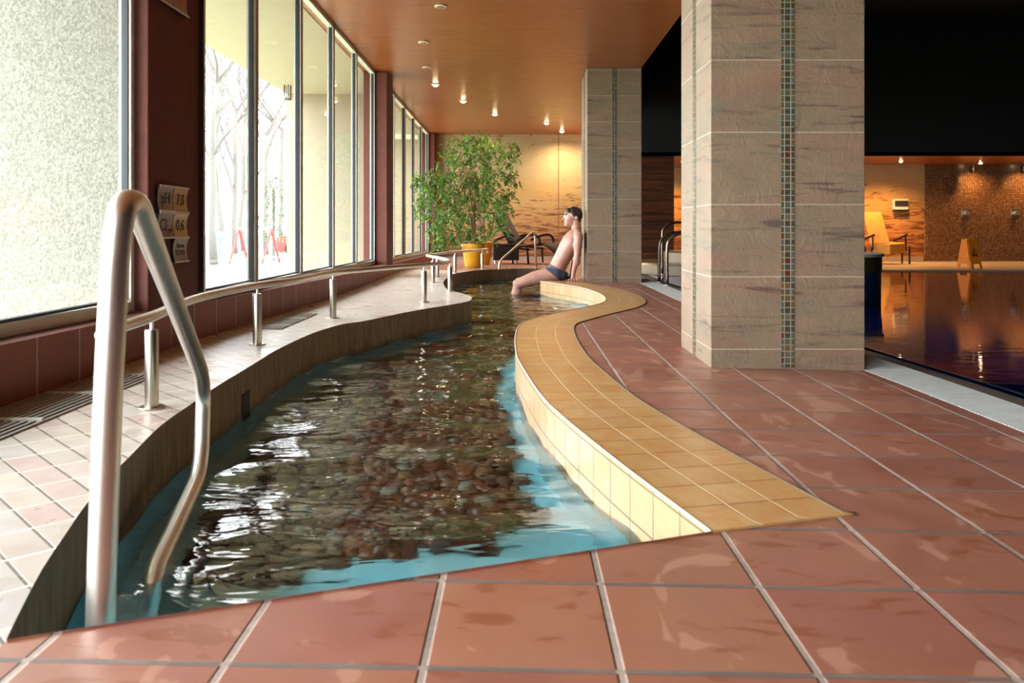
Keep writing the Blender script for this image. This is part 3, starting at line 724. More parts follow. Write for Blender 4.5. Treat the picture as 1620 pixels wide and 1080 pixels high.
# far stair rail
o=thing('grab_rail','slanting steel stair rail at the far shore beside the seated man','grab rail',(-.3,12.8,BOT))
a=P(789,440,12.75); pts=[Vector((a.x,a.y,BOT)),P(789,440,12.75),P(790,413,12.75),P(843,367,13.2),P(846.5,371,13.25),Vector((P(848,424,13.25).x,13.25,dz(.3)))]
MB().tube(fillet(pts,.08,6),.018,14).build('tube',M['steel'],o,smooth=True)
MB().lathe([(.04,0),(.04,.006)],(pts[-1].x,pts[-1].y,dz(.3)),16).build('foot_flange',M['steel2'],o,smooth=30)
# grab hoops by main pool
for k,(px,Y,h,l) in enumerate(((1043,10.3,.60,'left of the front pair'),(1055.5,9.75,.60,'right of the front pair'),(1048,12.0,.74,'tall one behind the front pair'))):
    x=(px-CX)*Y/F; o=thing('pool_hoop_rail','dark curved pool ladder hoop by the main pool, '+l,'grab rail',(x,Y,-.03),'ladder hoops by the main pool')
    pts=[(x,Y,-.035),(x,Y,h-.18),(x+.05,Y,h-.06),(x+.16,Y,h),(x+.42,Y,h),(x+.56,Y,h-.1),(x+.62,Y,h-.3),(x+.62,Y,-.5)]
    MB().tube(cat3(pts,6),.02,12).build('tube',mk_steel('dark_steel_%d'%k,.3,(120,108,98)) if k==0 else bpy.data.materials['dark_steel_0'],o,smooth=True)
    MB().lathe([(.045,0),(.045,.008)],(x,Y,-.033),16).build('foot_flange',M['steel2'],o)

# ================================================================ signs on the pilaster
FX=-1.858
def prof(t): return .010+.013*(2*t-1)**2      # concave face depth over height t
def plate(name,lab,y0,y1,z0,z1,texts,mat):
    o=thing(name,lab,'sign',(FX,(y0+y1)/2,z0),'water quality signs on the pilaster'); n=10; mb=MB(); vs=[]; 
    for i in range(n+1):
        t=i/n; z=z0+(z1-z0)*t
        for y in (y0,y1): vs += [(FX+prof(t),y,z),(FX,y,z)]
    fs=[]; fe=[]
    for i in range(n):
        a=i*4; fs.append((a,a+2,a+6,a+4)); fe += [(a+1,a,a+4,a+5),(a+2,a+3,a+7,a+6)]
    mb.add(vs,fs,0); mb.add(vs,fe+[(0,1,3,2),(n*4,n*4+2,n*4+3,n*4+1)],1); mb.build('plate',[mat,M['ink']],o)
    for t in (0.,1.):
        z=z0+(z1-z0)*t; MB().box(FX+prof(t)-.002,FX+prof(t)+.004,y0,y1,z-.004,z+.004).build('edge_strip',M['alu'],o)
    for (s,yy,zz,size,ink) in texts:
        cu=bpy.data.curves.new('t','FONT'); cu.body=s; cu.size=size; cu.align_x='CENTER'; cu.align_y='CENTER'; cu.extrude=.0006
        tmp=bpy.data.objects.new('t',cu); C.objects.link(tmp); dg=bpy.context.evaluated_depsgraph_get(); me=bpy.data.meshes.new_from_object(tmp.evaluated_get(dg)); 
        vs=[]; 
        for v in me.vertices:
            z=z0+(z1-z0)*zz+v.co.y; y=y0+(y1-y0)*yy+v.co.x; t=(z-z0)/(z1-z0); vs.append((FX+prof(t)+.0015+v.co.z,y,z))
        m=MB(); m.add(vs,[tuple(p.vertices) for p in me.polygons]); m.build('lettering',ink,o)
        bpy.data.objects.remove(tmp); bpy.data.curves.remove(cu)
ya,yb,yc_=4.085,4.265,4.445
plate('water_sign','grey sign plate reading pH on the oxblood pilaster',ya,yb-.003,.757,.888,[('pH',.5,.5,.088,M['ink'])],M['sign'])
plate('water_sign','gold sign plate reading 7,0 right of the pH plate',yb+.003,yc_,.752,.888,[('7,0',.5,.5,.084,M['ink'])],M['signg'])
plate('water_sign','grey sign plate reading Cl below the pH plate',ya,yb-.003,.617,.748,[('Cl',.36,.5,.088,M['ink']),('mg/l',.8,.32,.03,M['ink'])],M['sign'])
plate('water_sign','gold sign plate reading 0,6 below the 7,0 plate',yb+.003,yc_,.617,.746,[('0,6',.5,.5,.084,M['ink'])],M['signg'])
plate('water_sign','lowest small grey sign plate reading Norma 0,5-0,8',yb+.003,yc_,.485,.612,[('Norma',.5,.68,.034,M['ink']),('0,5-0,8',.5,.38,.042,M['ink'])],M['sign'])
plate('water_sign','grey sign plate cut by the top picture edge, left half',ya-.07,yb-.003,1.842,1.975,[],M['sign'])
plate('water_sign','grey sign plate with orange 24 at the top picture edge',yb+.003,yc_,1.842,1.975,[('24',.5,.52,.09,M['orange'])],M['sign'])

# ================================================================ ceiling downlights
dl=[((697,9),0,'nearest unlit one'),((670,66),0,'second unlit one from the front'),((675,106),0,'third, unlit, just before the lit row'),((689,133),1,'lit, first of the lit row'),((733,159),1,'lit, second of the lit row'),((783,180),1,'lit, above the potted plants'),((865,194),1,'lit, in front of the back wall seam'),((889,207),1,'lit, close against the back wall')]
for (px,py),on,l in dl:
    Y=(CZ-CH)/((HY-py)/F+.0087); x=(px-CX)*Y/F; z=zc(CZ,Y)
    o=thing('ceiling_downlight','round recessed ceiling downlight, '+l,'lamp',(x,Y,z),'downlights in the copper ceiling')
    MB().lathe([(.055,-.001),(.06,-.006),(.056,-.012),(.04,-.013)] if True else [],(x,Y,z),28).build('rim',M['lampoff'],o,smooth=30)
    if on:
        MB().lathe([(.038,-.0135),(.034,-.026),(.018,-.034)],(x,Y,z),20).build('bulb',M['lamp'],o,smooth=True)
        L_=bpy.data.lights.new('spot','SPOT'); L_.energy=24 if py!=207 else 70; L_.color=(1,.68,.36); L_.spot_size=R(100 if py!=207 else 156); L_.spot_blend=.9; L_.shadow_soft_size=.03
        lo=bpy.data.objects.new('downlight_beam',L_); C.objects.link(lo); lo.location=(x,Y,z-.045)
    else: MB().lathe([(.038,-.0135),(.036,-.016)],(x,Y,z),20).build('lens',simple('dull_lens',(150,120,90),.3) if px==697 else bpy.data.materials['dull_lens'],o)
# low ceiling spots in the far hall
def spot(x,Y,z,e,size=90,lab='',col=(1,.46,.13),name='ceiling_downlight'):
    o=thing(name,lab,'lamp',(x,Y,z),'downlights in the low far ceiling'); MB().lathe([(.05,-.001),(.055,-.006),(.036,-.012)],(x,Y,z),20).build('rim',M['lampoff'],o); MB().lathe([(.034,-.0125),(.02,-.026)],(x,Y,z),16).build('bulb',M['lamp'],o)
    L_=bpy.data.lights.new('spot','SPOT'); L_.energy=e; L_.color=col; L_.spot_size=R(size); L_.spot_blend=.9; L_.shadow_soft_size=.03
    lo=bpy.data.objects.new('downlight_beam',L_); C.objects.link(lo); lo.location=(x,Y,z-.04)
spot(7.65,15.9,2.0,105,140,'lit downlight in the low copper ceiling above the golden lounger')
spot(6.70,15.9,2.0,105,140,'lit downlight in the low ceiling, half hidden by the near pillar')
spot(3.3,15.9,2.0,105,140,'lit downlight in the low ceiling between the two pillars')
spot(9.5,16.35,2.0,40,150,'lit downlight above the left shower',(1,.46,.15)); spot(10.6,16.35,2.0,40,150,'lit downlight above the right shower',(1,.46,.15)); spot(12.2,16.35,2.0,40,150,'lit downlight right of the showers',(1,.46,.15))

# ================================================================ pots and plants
def pot(px,py,wt,wb,h,Y,lab):
    x=(px-CX)*Y/F; z=dz(x)
    o=thing('plant_pot',lab,'plant pot',(x,Y,z),'yellow plant pots')
    r1=wt/2; r0=wb/2
    MB().lathe([(r0*.9,0),(r0,.01),(r1-.012,h-.05),(r1,h-.05),(r1,h),(r1-.014,h),(r1-.02,h-.045),(r0,.05)],(x,Y,z),40).build('body',M['yell'],o,smooth=35)
    MB().lathe([(r1-.021,h-.06),(.01,h-.045)],(x,Y,z),24).build('soil',M['soil'],o)
    return x,Y,z+h
p1=pot(748.5,423,.40,.26,.395,13.15,'yellow plastic plant pot standing in front of the other')
p2=pot(763.5,418,.40,.26,.40,14.2,'yellow plastic plant pot half hidden behind the front pot')
def ficus(base,blobs,lab,n,seed):
    rr=random.Random(seed); o=thing('weeping_fig',lab,'plant',base,'potted weeping figs'); x0,Y,z0=base
    st_=MB(); lf=MB()
    tops=[]
    for k in range(5):
        a=rr.uniform(0,2*pi); e=Vector((x0+.16*cos(a)-.1,Y+.12*sin(a),z0+.75+rr.uniform(0,.5)))
        pts=cat3([(x0+.04*cos(a),Y+.04*sin(a),z0-.05),(x0+.06*cos(a+1)-.03,Y+.05*sin(a+1),z0+.3),e],5); st_.tube(pts,[.017*(1-.045*i) for i in range(len(pts))],7); tops.append((pts[5],e))
    tw=[]
    for (px,py,rx,ry,w) in blobs:
        c=P(px,py,Y)
        sx=rx*Y/F; sz=ry*Y/F
        for k in range(int(n*w)):
            while True:
                u=Vector((rr.uniform(-1,1),rr.uniform(-1,1),rr.uniform(-1,1)))
                if u.length<1: break
            p=Vector((c.x+u.x*sx, Y+u.y*min(.5,sx*1.2+.1), c.z+u.z*sz))
            if p.x<-1.78 : p.x=-1.78+rr.random()*.06
            if p.z>zc(CZ,Y)-.06: p.z=zc(CZ,Y)-.06-rr.random()*.1
            tw.append(p)
        for k in range(3):
            t=rr.choice(tops)[1]; q=Vector((c.x+rr.uniform(-.5,.5)*sx,Y+rr.uniform(-.2,.2),c.z+rr.uniform(-.3,.5)*sz)); m=(t+q)/2+Vector((rr.uniform(-.05,.05),rr.uniform(-.1,.1),.1)); pts=cat3([t,m,q],5); st_.tube(pts,[.008*(1-.07*i) for i in range(len(pts))],5)
    for p in tw:
        d=Vector((rr.uniform(-1,1),rr.uniform(-1,1),rr.uniform(-.9,.1))).normalized(); Lt=rr.uniform(.1,.2)
        q=p.copy(); pts=[p.copy()]
        for k in range(5):
            d=(d+Vector((0,0,-.22))).normalized(); q=q+d*Lt/5; pts.append(q.copy())
        st_.tube(pts[::2],.0022,3,caps=False)
        for k in range(1,6):
            for s in (-1,1):
                b=pts[k]; side=d.cross(Vector((0,0,1))); side=side.normalized() if side.length>.01 else Vector((1,0,0))
                dirn=(side*s*.9+d*.5+Vector((rr.uniform(-.4,.4),rr.uniform(-.4,.4),rr.uniform(-.7,.1)))).normalized(); l=rr.uniform(.042,.066); wv=dirn.cross(Vector((rr.uniform(-1,1),rr.uniform(-1,1),rr.uniform(-1,1)))).normalized()*l*.24
                nrm=dirn.cross(wv).normalized()*l*.05
                lf.add([b,b+dirn*l*.35+wv,b+dirn*l*.4-nrm,b+dirn*l*.35-wv,b+dirn*l],[(0,2,1),(0,3,2),(1,2,4),(2,3,4)])
    st_.build('stems',M['bark'],o,smooth=True); lf.build('foliage',M['leaf'],o)
b1=[(735,235,45,22,.11),(730,275,52,38,.2),(700,300,40,40,.15),(672,290,18,30,.06),(668,325,14,22,.03),(715,340,38,38,.16),(685,360,14,34,.05),(700,378,10,14,.02),(748,318,30,30,.1),(760,365,22,20,.05),(722,368,26,18,.07)]
b2=[(775,232,38,22,.16),(808,243,16,22,.09),(785,270,34,24,.2),(805,285,16,28,.08),(775,318,32,28,.2),(798,320,18,20,.08),(790,350,20,18,.08),(770,222,16,14,.04),(740,215,40,14,.07)]
ficus(p1,b1,'tall weeping fig with drooping green leaves growing from the front yellow pot',620,5)
ficus(p2,b2,'weeping fig rising behind on the right from the rear yellow pot',330,9)

# ================================================================ loungers
def ribbon(mb,pts,w,th,Yc,m=0):
    """slab following pts (x,z) with width w in y"""
    n=len(pts); vs=[]
    for i,(x,z) in enumerate(pts):
        a=pts[max(0,i-1)]; b=pts[min(n-1,i+1)]; dx,dz_=b[0]-a[0],b[1]-a[1]; l=sqrt(dx*dx+dz_*dz_); nx,nz=-dz_/l*th,dx/l*th
        for y in (Yc-w/2,Yc+w/2): vs += [(x+(y-Yc)*.42,y,z),(x+nx+(y-Yc)*.42,y,z+nz)]
    fs=[(0,1,3,2),((n-1)*4,(n-1)*4+2,(n-1)*4+3,(n-1)*4+1)]
    for i in range(n-1):
        a=i*4;b=a+4; fs += [(a,b,b+1,a+1),(a+2,a+3,b+3,b+2),(a,a+2,b+2,b),(a+1,b+1,b+3,a+3)]
    mb.add(vs,fs,m)
def lounger_a():
    Y=15.0; c=lambda px,py:(P(px,py,Y).x,P(px,py,Y).z)
    o=thing('sun_lounger','dark brown reclining lounger with curved arms behind the steel stair rail','sun lounger',(P(820,410,Y).x,Y,dz(0)))
    mb=MB(); ribbon(mb,[c(786,338),c(790,337),c(800,358),c(812,378),c(818,388)],.62,.02,Y); mb.build('backrest',M['sling'],o,smooth=True)
    mb=MB(); ribbon(mb,[c(818,388),c(835,391),c(850,388),c(866,385)],.62,.02,Y); mb.build('seat',M['sling'],o,smooth=True)
    mb=MB(); ribbon(mb,[c(866,385),c(876,391),c(892,405)],.6,.02,Y); mb.build('leg_rest',M['sling'],o,smooth=True)
    for s in (-.34,.34):
        k_=s*.42; c=lambda px,py:(P(px,py,Y).x+k_,P(px,py,Y).z)
        f=[(c(790,386)[0],Y+s,c(790,386)[1]),(c(800,378)[0],Y+s,c(800,378)[1]),(c(820,371)[0],Y+s,c(820,371)[1]),(c(826,374)[0],Y+s,c(826,374)[1])]
        MB().tube(cat3(f,5),.02,8).build('frame',M['dmet'],o,smooth=True)
        f=[(c(828,380)[0],Y+s,c(828,380)[1]),(c(845,373)[0],Y+s,c(845,373)[1]),(c(857,371)[0],Y+s,c(857,371)[1]),(c(864,377)[0],Y+s,c(864,377)[1]),(c(864,386)[0],Y+s,c(864,386)[1])]
        MB().tube(cat3(f,5),.024,8).build('armrest',M['dmet'],o,smooth=True)
        f=[(c(815,390)[0],Y+s,c(815,390)[1]),(c(850,394)[0],Y+s,c(850,394)[1])]; MB().tube(f,.018,8).build('side_rail',M['dmet'],o)
        for px in (822,846):
            q=P(px,392,Y)+Vector((k_,0,0)); MB().tube([(q.x,Y+s,q.z),(q.x+.02,Y+s,dz(0))],.018,8).build('leg',M['dmet'],o)
lounger_a()
def table():
    Y=14.55; a=P(780,386,Y); b=P(821,410,Y); z0=dz(0); zt=a.z
    o=thing('side_table','dark wicker box table between the rear pot and the brown lounger','table',((a.x+b.x)/2,Y,z0))
    MB().box(a.x,b.x,Y,Y+.42,z0+.075,zt-.025).build('body',M['wick'],o,bevel=.01)
    MB().box(a.x-.01,b.x+.01,Y-.01,Y+.43,zt-.025,zt).build('top',M['wick'],o,bevel=.005)
    for x in (a.x+.04,b.x-.04):
        for y in (Y+.04,Y+.38): MB().tube([(x,y,z0),(x,y,z0+.08)],.018,8).build('leg',M['alu'],o)
table()
def lounger_b():
    Y=15.6; c=lambda px,py:(P(px,py,Y).x,P(px,py,Y).z); z0=-.035
    o=thing('sun_lounger','golden sling lounger under the spotlight, beyond the dark main pool','sun lounger',(P(1400,410,Y).x,Y,z0))
    # facing right, seen three quarters: back slab slopes
    a0=Vector((*c(1366,336)[:1],Y,c(1366,336)[1])); 
    bk=MB()
    q=[P(1366,335,Y+.35),P(1394,335,Y+.05),P(1408,384,Y-.35),P(1377,386,Y)]
    t=Vector((.0,.03,-.01)); bk.add([*q,*[v+t for v in q]],[(0,1,2,3),(7,6,5,4),(0,4,5,1),(1,5,6,2),(2,6,7,3),(3,7,4,0)]); bk.build('backrest',M['ysling'],o,bevel=.008)
    st=MB(); q=[P(1377,385,Y),P(1408,386,Y-.35),P(1433,384,Y-.2),P(1405,382,Y+.2)]; t=Vector((0,0,-.2)); st.add([*q,*[v+t for v in q]],[(0,3,2,1),(4,5,6,7),(0,1,5,4),(1,2,6,5),(2,3,7,6),(3,0,4,7)]); st.build('seat',M['ysling'],o,bevel=.02)
    for (p_,q_) in ((P(1368,378,Y),P(1384,371,Y-.1)),(P(1413,381,Y),P(1436,371,Y-.1))):
        MB().tube([p_,p_.lerp(q_,.6),q_],.02,8).build('armrest',M['dmet'],o); MB().tube([q_+Vector((-.04,0,0)),q_+Vector((-.04,0,-.3))],.016,8).build('arm_post',M['dmet'],o)
    for px in (1372,1431):
        for dy in (0,.3): 
            x=P(px,390,Y).x; MB().tube([(x,Y+dy-.2,P(px,390,Y).z),(x,Y+dy-.2,z0)],.018,8).build('leg',M['dmet'],o)
lounger_b()
# wall dispenser
Y=16.75; a=P(1411,315,Y); b=P(1434,334,Y)
o=thing('wall_display','small silver box with dark window mounted on the golden stone wall','wall unit',((a.x+b.x)/2,Y,b.z))
MB().box(a.x,b.x,Y-.10,Y,b.z+.03,a.z).build('housing',M['white'],o,bevel=.01); MB().box(a.x+.015,b.x-.015,Y-.112,Y-.10,b.z+.10,a.z-.035).build('window',M['gask'],o)
MB().box(a.x+.01,b.x-.01,Y-.13,Y-.02,b.z,b.z+.03).build('tray',M['dmet'],o,bevel=.008)
# showers
for px,l in ((1527,'left one, behind the wet floor sign'),(1605,'right one, nearest the picture edge')):
    Y=16.7; p=P(px,337,Y); h=P(px,262,Y)
    o=thing('wall_shower','chrome shower on the brown mosaic wall, '+l,'shower',(p.x,Y,p.z),'wall showers')
    MB().box(p.x-.085,p.x+.085,Y-.012,Y,p.z-.10,p.z+.09).build('control_plate',M['steel2'],o,bevel=.004)
    MB().tube([(p.x+.01,Y-.01,p.z),(p.x+.01,Y-.09,p.z)],.045,18).build('control_knob',M['steel'],o,smooth=30)
    MB().tube([(h.x,Y-.25,2.0),(h.x,Y-.25,1.93)],.018,10).build('supply_pipe',M['dmet'],o)
    MB().lathe([(.02,.0),(.035,-.03),(.04,-.13),(.03,-.15)],(h.x,Y-.25,1.95),16).build('shower_head',M['dmet'],o,smooth=30)
# wet floor sign
def wetsign():
    Y=13.75; z0=-.035; o=thing('wet_floor_sign','yellow folding wet floor sign on the far pool edge','sign',(P(1534,420,Y).x,Y,z0))
    T=P(1529,380,Y); 
    def panel(q,nm):
        n=(q[1]-q[0]).cross(q[3]-q[0]).normalized()*.012; mb=MB()
        # board with a cut-out between two feet
        a,b,c,d=q   # a,b bottom ; c,d top
        l1=a.lerp(b,.22); l2=a.lerp(b,.78); m1=l1.lerp(d.lerp(c,.22),.16); m2=l2.lerp(d.lerp(c,.78),.16)
        pts=[a,l1,m1,m2,l2,b,c,d]; k=len(pts)
        mb.add(pts+[p+n for p in pts],[tuple(range(k)),tuple(range(2*k-1,k-1,-1))]+[(i,i+k,(i+1)%k+k,(i+1)%k) for i in range(k)]); ob=mb.build(nm,M['wet'],o)
        return n
    def g(px,dy): return Vector((P(px,421,Y+dy).x,Y+dy,z0))
    def h(px,dy): return P(px,378.5,Y+dy)
    q1=[g(1514,.14),g(1536,-.14),h(1530,-.02),h(1522,.09)]; q2=[g(1537,-.14),g(1554,-.12),h(1543,.01),h(1530.5,-.02)]
    panel(q1,'front_panel'); n=panel(q2,'rear_panel')
    def on(u,v,k=1.25): return q2[0].lerp(q2[1],u).lerp(q2[3].lerp(q2[2],u),v)+n*k
    MB().add([on(.22,.42),on(.80,.42),on(.52,.72)],[(0,1,2)]).build('warning_triangle',M['ink'],o)
    mb=MB(); mb.tube([on(.52,.60,1.5),on(.56,.52,1.5),on(.42,.46,1.5)],.006,6); mb.tube([on(.56,.52,1.5),on(.66,.47,1.5)],.005,6); mb.ell(on(.51,.645,1.5),(.009,.009,.009),nu=8,nv=6); mb.build('figure_symbol',M['wet'],o)
    MB().box(min(q1[3].x,q2[2].x)+.03,q2[2].x-.03,Y-.01,Y+.06,h(1530,0).z-.01,h(1530,0).z+.012).build('hinge_grip',M['wet'],o,bevel=.004)
wetsign()
# round tubs in the hall
o=thing('whirlpool_tub','round cream tiled whirlpool rim seen between the pillars','whirlpool',(3.25,13.0,-.03))
MB().lathe([(1.42,-.02),(1.42,.12),(1.38,.15),(.9,.15),(.88,.15)],(3.25,13.0,-.03),64).build('outer_step',M['bandw'],o,smooth=30)
MB().lathe([(.88,.14),(.88,.30),(.84,.32),(.5,.32)],(3.25,13.0,-.03),64).build('inner_rim',M['bandw'],o,smooth=30)
o=thing('pool_island','round dark tiled basin with blue foot rising from the main pool','pool basin',(3.25,8.95,-1.3))
MB().lathe([(.76,0),(.76,1.50)],(3.25,8.95,-1.3),64).build('blue_foot',simple('navy_basin_tile',(22,48,92),.4),o,smooth=30)
MB().lathe([(.77,1.50),(.77,1.66),(.74,1.66)],(3.25,8.95,-1.3),64).build('tiled_side',M['olive'],o,smooth=30)
MB().lathe([(.79,1.66),(.79,1.69),(.6,1.69),(.55,1.60)],(3.25,8.95,-1.3),64).build('rim',M['white'],o,smooth=30)

# ================================================================ seated man
K=122.3; MY=10.35
def mp_(px,py,y=0): return Vector(((px-CX)/K, MY+y, CH-(py-HY)/K))
def loft(mb,secs,n=64):
    """sections (px,py,thick,width,y)"""
    cs=[mp_(s[0],s[1],s[4] if len(s)>4 else 0) for s in secs]; vs=[]
    for i,c in enumerate(cs):
        t=(cs[min(i+1,len(cs)-1)]-cs[max(0,i-1)]).normalized(); a=Vector((0,1,0)).cross(t).normalized()
        for k in range(n):
            an=2*pi*k/n; ca=cos(an); sa=sin(an); e=.95
            vs.append(c+a*secs[i][2]*math.copysign(abs(ca)**e,ca)+Vector((0,1,0))*secs[i][3]*math.copysign(abs(sa)**e,sa))
    fs=[]
    for i in range(len(cs)-1):
        for k in range(n):
            k2=(k+1)%n; fs.append((i*n+k,i*n+k2,(i+1)*n+k2,(i+1)*n+k))
    fs += [tuple(range(n-1,-1,-1)),tuple((len(cs)-1)*n+k for k in range(n))]
    mb.add(vs,fs)
def man():
    o=thing('person','person in navy swim briefs sitting on the yellow coping, leaning back on the far pillar','person',(mp_(880,443).x,MY,dz(.5)))
    b=MB()
    loft(b,[(872,435,.055,.11),(875.5,433,.095,.16),(881,426,.110,.175),(887,414,.108,.160),(894,401,.114,.158),(900,391,.124,.168),(905,381,.122,.178),(909.5,372,.100,.165),(912,365,.06,.115)])
    b.ell(mp_(886,434,-.08),(.10,.085,.075)); b.ell(mp_(886,434,.08),(.10,.085,.075))      # buttocks
    for s in (-1,1):
        b.ell(mp_(898.5,384,s*.075),(.055,.078,.062),Matrix.Rotation(R(-25),3,'Y'))        # chest
        b.ell(mp_(914,383,s*.09),(.05,.07,.10))                                            # shoulder blades
        b.cap(mp_(912,364,s*.03),mp_(913.5,371,s*.165),.048,.052)
        b.ell(mp_(914,374,s*.19),(.060,.055,.066))
        y=s*.2
        b.cap(mp_(914,376,y),mp_(911.5,403,y+s*.015),.058,.042); b.ell(mp_(912.5,388,y+s*.005),(.062,.050,.09))
        b.cap(mp_(911.5,403,y+s*.015),mp_(905.5,432,y),.042,.028); b.ell(mp_(910.5,411,y+s*.012),(.047,.043,.07),Matrix.Rotation(R(-12),3,'Y'))
        # hand : palm on the deck, fingers towards the camera
        w=mp_(905.5,432,y); zd=dz(.69)+.001
        pc=Vector((w.x-.008,w.y-.045,zd+.030)); b.cap(w,pc,.025,.028); b.ell(pc,(.040,.048,.021))
        for i,(ox,ln,sp) in enumerate(((-.034,.066,-.018),(-.012,.078,-.006),(.010,.073,.006),(.031,.058,.018))):
            a=Vector((pc.x+ox,pc.y-.030,zd+.030)); m=Vector((pc.x+ox+sp*.6,pc.y-.032-ln*.5,zd+.030)); e=Vector((pc.x+ox+sp,pc.y-.030-ln,zd+.0095))
            b.cap(a,m,.0105,.0095,10); b.cap(m,e,.0095,.0080,10)
        a=Vector((pc.x-.025,pc.y+.012,zd+.026)); m=Vector((pc.x-.058,pc.y-.008,zd+.018)); e=Vector((pc.x-.074,pc.y-.036,zd+.010)); b.cap(a,m,.013,.011,10); b.cap(m,e,.011,.0085,10)
        # leg
        hy=s*.095; kn=(819.5+(3 if s>0 else 0),449-(1 if s>0 else 0))
        b.cap(mp_(879,433,hy),mp_(kn[0]+24,kn[1]-8,hy+s*.012),.098,.084); b.cap(mp_(kn[0]+24,kn[1]-8,hy+s*.012),mp_(kn[0],kn[1],hy+s*.015),.084,.060)
        b.ell(mp_(kn[0]-2,kn[1]-1,hy+s*.015),(.052,.05,.055))
        an=mp_(805,497,hy+s*.01); b.cap(mp_(kn[0],kn[1],hy+s*.015),an,.057,.037); b.ell(mp_(817.5,464,hy+s*.015),(.060,.056,.11),Matrix.Rotation(R(16),3,'Y'))
        ft=Vector((an.x-.13,an.y+s*.02,BOT+.075)); b.cap(Vector((an.x+.03,an.y,BOT+.085)),an,.034,.036); b.cap(Vector((an.x+.02,an.y,BOT+.085)),ft,.036,.026)
        for i in range(5): b.cap(ft+Vector((.01,(i-2)*.018*s,0)),ft+Vector((-.045+abs(i-1)*.006,(i-2)*.020*s,-.006)),.013,.009,8)
    # neck and head
    b.cap(mp_(913,368),mp_(911,350),.066,.058)
    b.ell(mp_(908.5,339.5),(.104,.080,.097)); b.ell(mp_(902.5,343.5),(.080,.068,.084)); b.ell(mp_(901,349.5),(.064,.058,.066),Matrix.Rotation(R(14),3,'Y'))
    b.ell(mp_(898.4,352.5),(.040,.040,.046)); b.ell(mp_(896.9,356),(.026,.030,.020)); b.ell(mp_(904.5,352),(.056,.054,.042),Matrix.Rotation(R(-25),3,'Y'))
    b.ell(mp_(895.6,337.5),(.022,.054,.016)); b.ell(mp_(899.5,334),(.034,.058,.034))
    b.cap(mp_(894.0,340.5),mp_(891.6,345.8),.010,.0135,10); b.ell(mp_(891.4,346.4),(.014,.0165,.010)); b.ell(mp_(895.2,356.2),(.018,.024,.015))
    b.ell(mp_(894.3,350.3),(.012,.022,.0055)); b.ell(mp_(894.5,352.1),(.012,.020,.0065))
    for s in (-1,1):
        b.ell(mp_(899.5,347,s*.032),(.040,.030,.040)); b.ell(mp_(912.3,344.5,s*.080),(.018,.011,.032),Matrix.Rotation(R(12),3,'Y'))
    body=b.build('body',M['skin'],o,smooth=True)
    rm=body.modifiers.new('r','REMESH'); rm.mode='VOXEL'; rm.voxel_size=.0052; rm.use_smooth_shade=True
    sm=body.modifiers.new('s','SMOOTH'); sm.iterations=5; sm.factor=.5
    bpy.context.view_layer.update(); dg=bpy.context.evaluated_depsgraph_get(); me=bpy.data.meshes.new_from_object(body.evaluated_get(dg))
    body.modifiers.clear(); body.data=me; me.materials.clear(); me.materials.append(M['skin'])
    for p in me.polygons: p.use_smooth=True
    org=Vector(o.location)
    def topx(v): w=v+org; return (w.x*K+CX, (CH-w.z)*K+HY, w.y-MY)
    def shell(name,test,off,mat,jit=0):
        sel={}; vs=[]; fs=[]
        ok=[test(*topx(v.co)) for v in me.vertices]
        for p in me.polygons:
            if all(ok[i] for i in p.vertices):
                f=[]
                for i in p.vertices:
                    if i not in sel:
                        sel[i]=len(vs); v=me.vertices[i]; d=off(v.co,v.normal) if callable(off) else off
                        vs.append(v.co+org+v.normal*d)
                    f.append(sel[i])
                fs.append(tuple(f))
        m=MB(); m.add(vs,fs); ob=m.build(name,mat,o,smooth=True)
        s=ob.modifiers.new('m','SMOOTH'); s.iterations=6; s=ob.modifiers.new('s','SOLIDIFY'); s.thickness=.004; s.offset=-1; return ob
    def line(a,b,x): return a[1]+(b[1]-a[1])*(x-a[0])/(b[0]-a[0])
    def briefs(x,y,z):
        if abs(z)>.2 or x<852 or x>903 or y<410: return False
        top=line((866,414.5),(896,430.5),x); lo=line((857,420.5),(885.5,443),x)
        if abs(z)<.035: lo=460
        return y>top and y<lo and x>855
    shell('swim_briefs',briefs,.004,M['trunks'])
    def hairt(x,y,z):
        if y>356 or x<888: return False
        az=abs(z)
        if az>.1: return False
        # hairline in profile
        if x<903: lim=335.3+(x-893)*.12+(az>.05)*1.6
        elif x<909: lim=line((903,338),(909,345),x)
        elif x<915: lim=line((909,341),(915,345),x) if az>.05 else 350
        else: lim=line((915,350),(922,355),x)
        return y<lim
    shell('hair',hairt,lambda co,n:(.011 if n.x>-.3 else .004)+.005*noise.noise(co*45)+.004*noise.noise(co*120),M['hair'])
    e=MB(); e.ell(mp_(894.1,350.5),(.011,.020,.0045),nu=14,nv=8); e.ell(mp_(894.3,351.7),(.011,.018,.005),nu=14,nv=8); e.build('lips',simple('lip_skin',(168,96,86),.45),o,smooth=True)
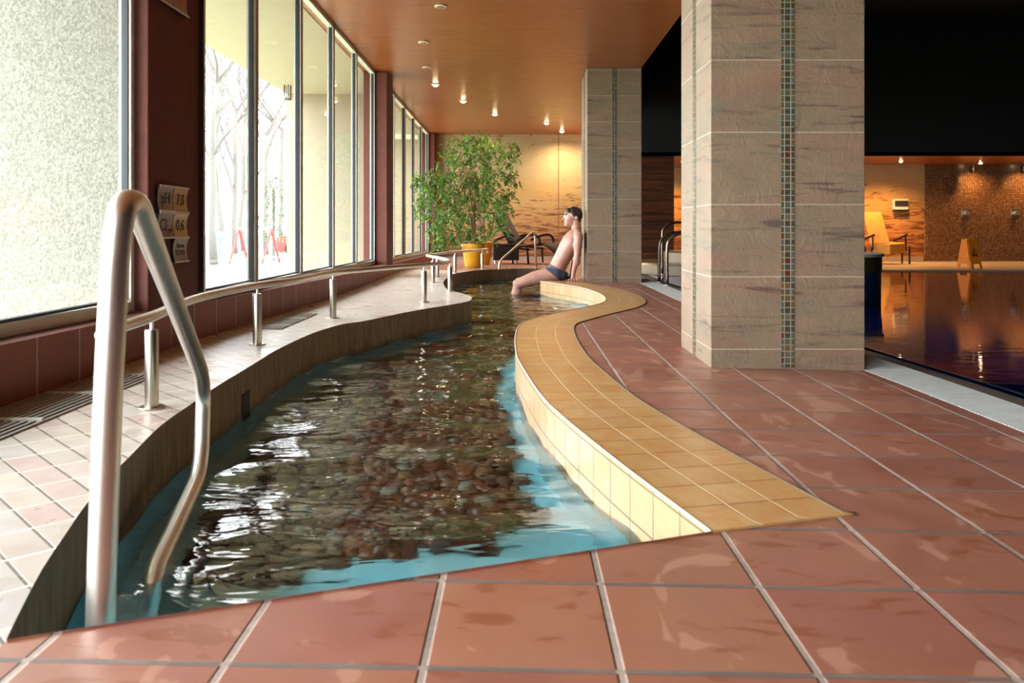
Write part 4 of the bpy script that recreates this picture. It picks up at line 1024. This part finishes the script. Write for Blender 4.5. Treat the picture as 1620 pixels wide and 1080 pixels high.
    for s in (-1,1):
        e=MB(); e.ell(mp_(895.35,341.4,s*.035),(.010,.013,.0062),nu=12,nv=8); e.build('eye',simple('eye_white',(150,138,130),.5) if s<0 else bpy.data.materials['eye_white'],o,smooth=True)
        e=MB(); e.ell(mp_(894.75,341.4,s*.036),(.006,.007,.0058),nu=10,nv=6); e.build('iris',M['hair'],o,smooth=True)
        e=MB(); e.cap(mp_(893.5,339.3,s*.018),mp_(895.6,338.9,s*.055),.005,.004,8); e.build('eyebrow',M['hair'],o,smooth=True)
man()

# ================================================================ light, camera, world
w=bpy.data.worlds.new('World'); bpy.context.scene.world=w; w.use_nodes=True
bg=w.node_tree.nodes['Background']; bg.inputs[0].default_value=(.92,.97,1,1); bg.inputs[1].default_value=7.0
def portal(y0,y1,x):
    l=bpy.data.lights.new('portal','AREA'); l.shape='RECTANGLE'; l.size=y1-y0; l.size_y=2.5; l.cycles.is_portal=True
    ob=bpy.data.objects.new('window_portal',l); C.objects.link(ob); ob.location=(x,(y0+y1)/2,1.5)
    ob.rotation_euler=(0,R(-90),0)   # -Z axis to +X
    ob.rotation_euler=Matrix(((0,0,-1),(1,0,0),(0,-1,0))).to_euler()
portal(-5.8,4.0,-2.03); portal(4.66,10.27,-2.03); portal(10.77,16.43,-2.03)

cam=bpy.data.cameras.new('camera'); co=bpy.data.objects.new('camera',cam); C.objects.link(co)
co.location=(0,0,CH); co.rotation_euler=(R(90),0,0); cam.sensor_width=36; cam.sensor_fit='HORIZONTAL'; cam.lens=36*F/1620
cam.shift_x=-(CX-810)/1620; cam.shift_y=-(540-HY)/1620; cam.clip_start=.05; cam.clip_end=300
cam.dof.use_dof=True; cam.dof.focus_distance=8.0; cam.dof.aperture_fstop=6.3
sc=bpy.context.scene; sc.camera=co
sc.view_settings.view_transform='Standard'; sc.view_settings.look='None'; sc.view_settings.gamma=1; sc.view_settings.exposure=1.4; sc.view_settings.use_curve_mapping=False
cy=sc.cycles; cy.max_bounces=10; cy.diffuse_bounces=5; cy.glossy_bounces=5; cy.transmission_bounces=8; cy.transparent_max_bounces=12
cy.sample_clamp_indirect=6; cy.caustics_refractive=True; cy.caustics_reflective=False; cy.use_denoising=True; cy.blur_glossy=.5
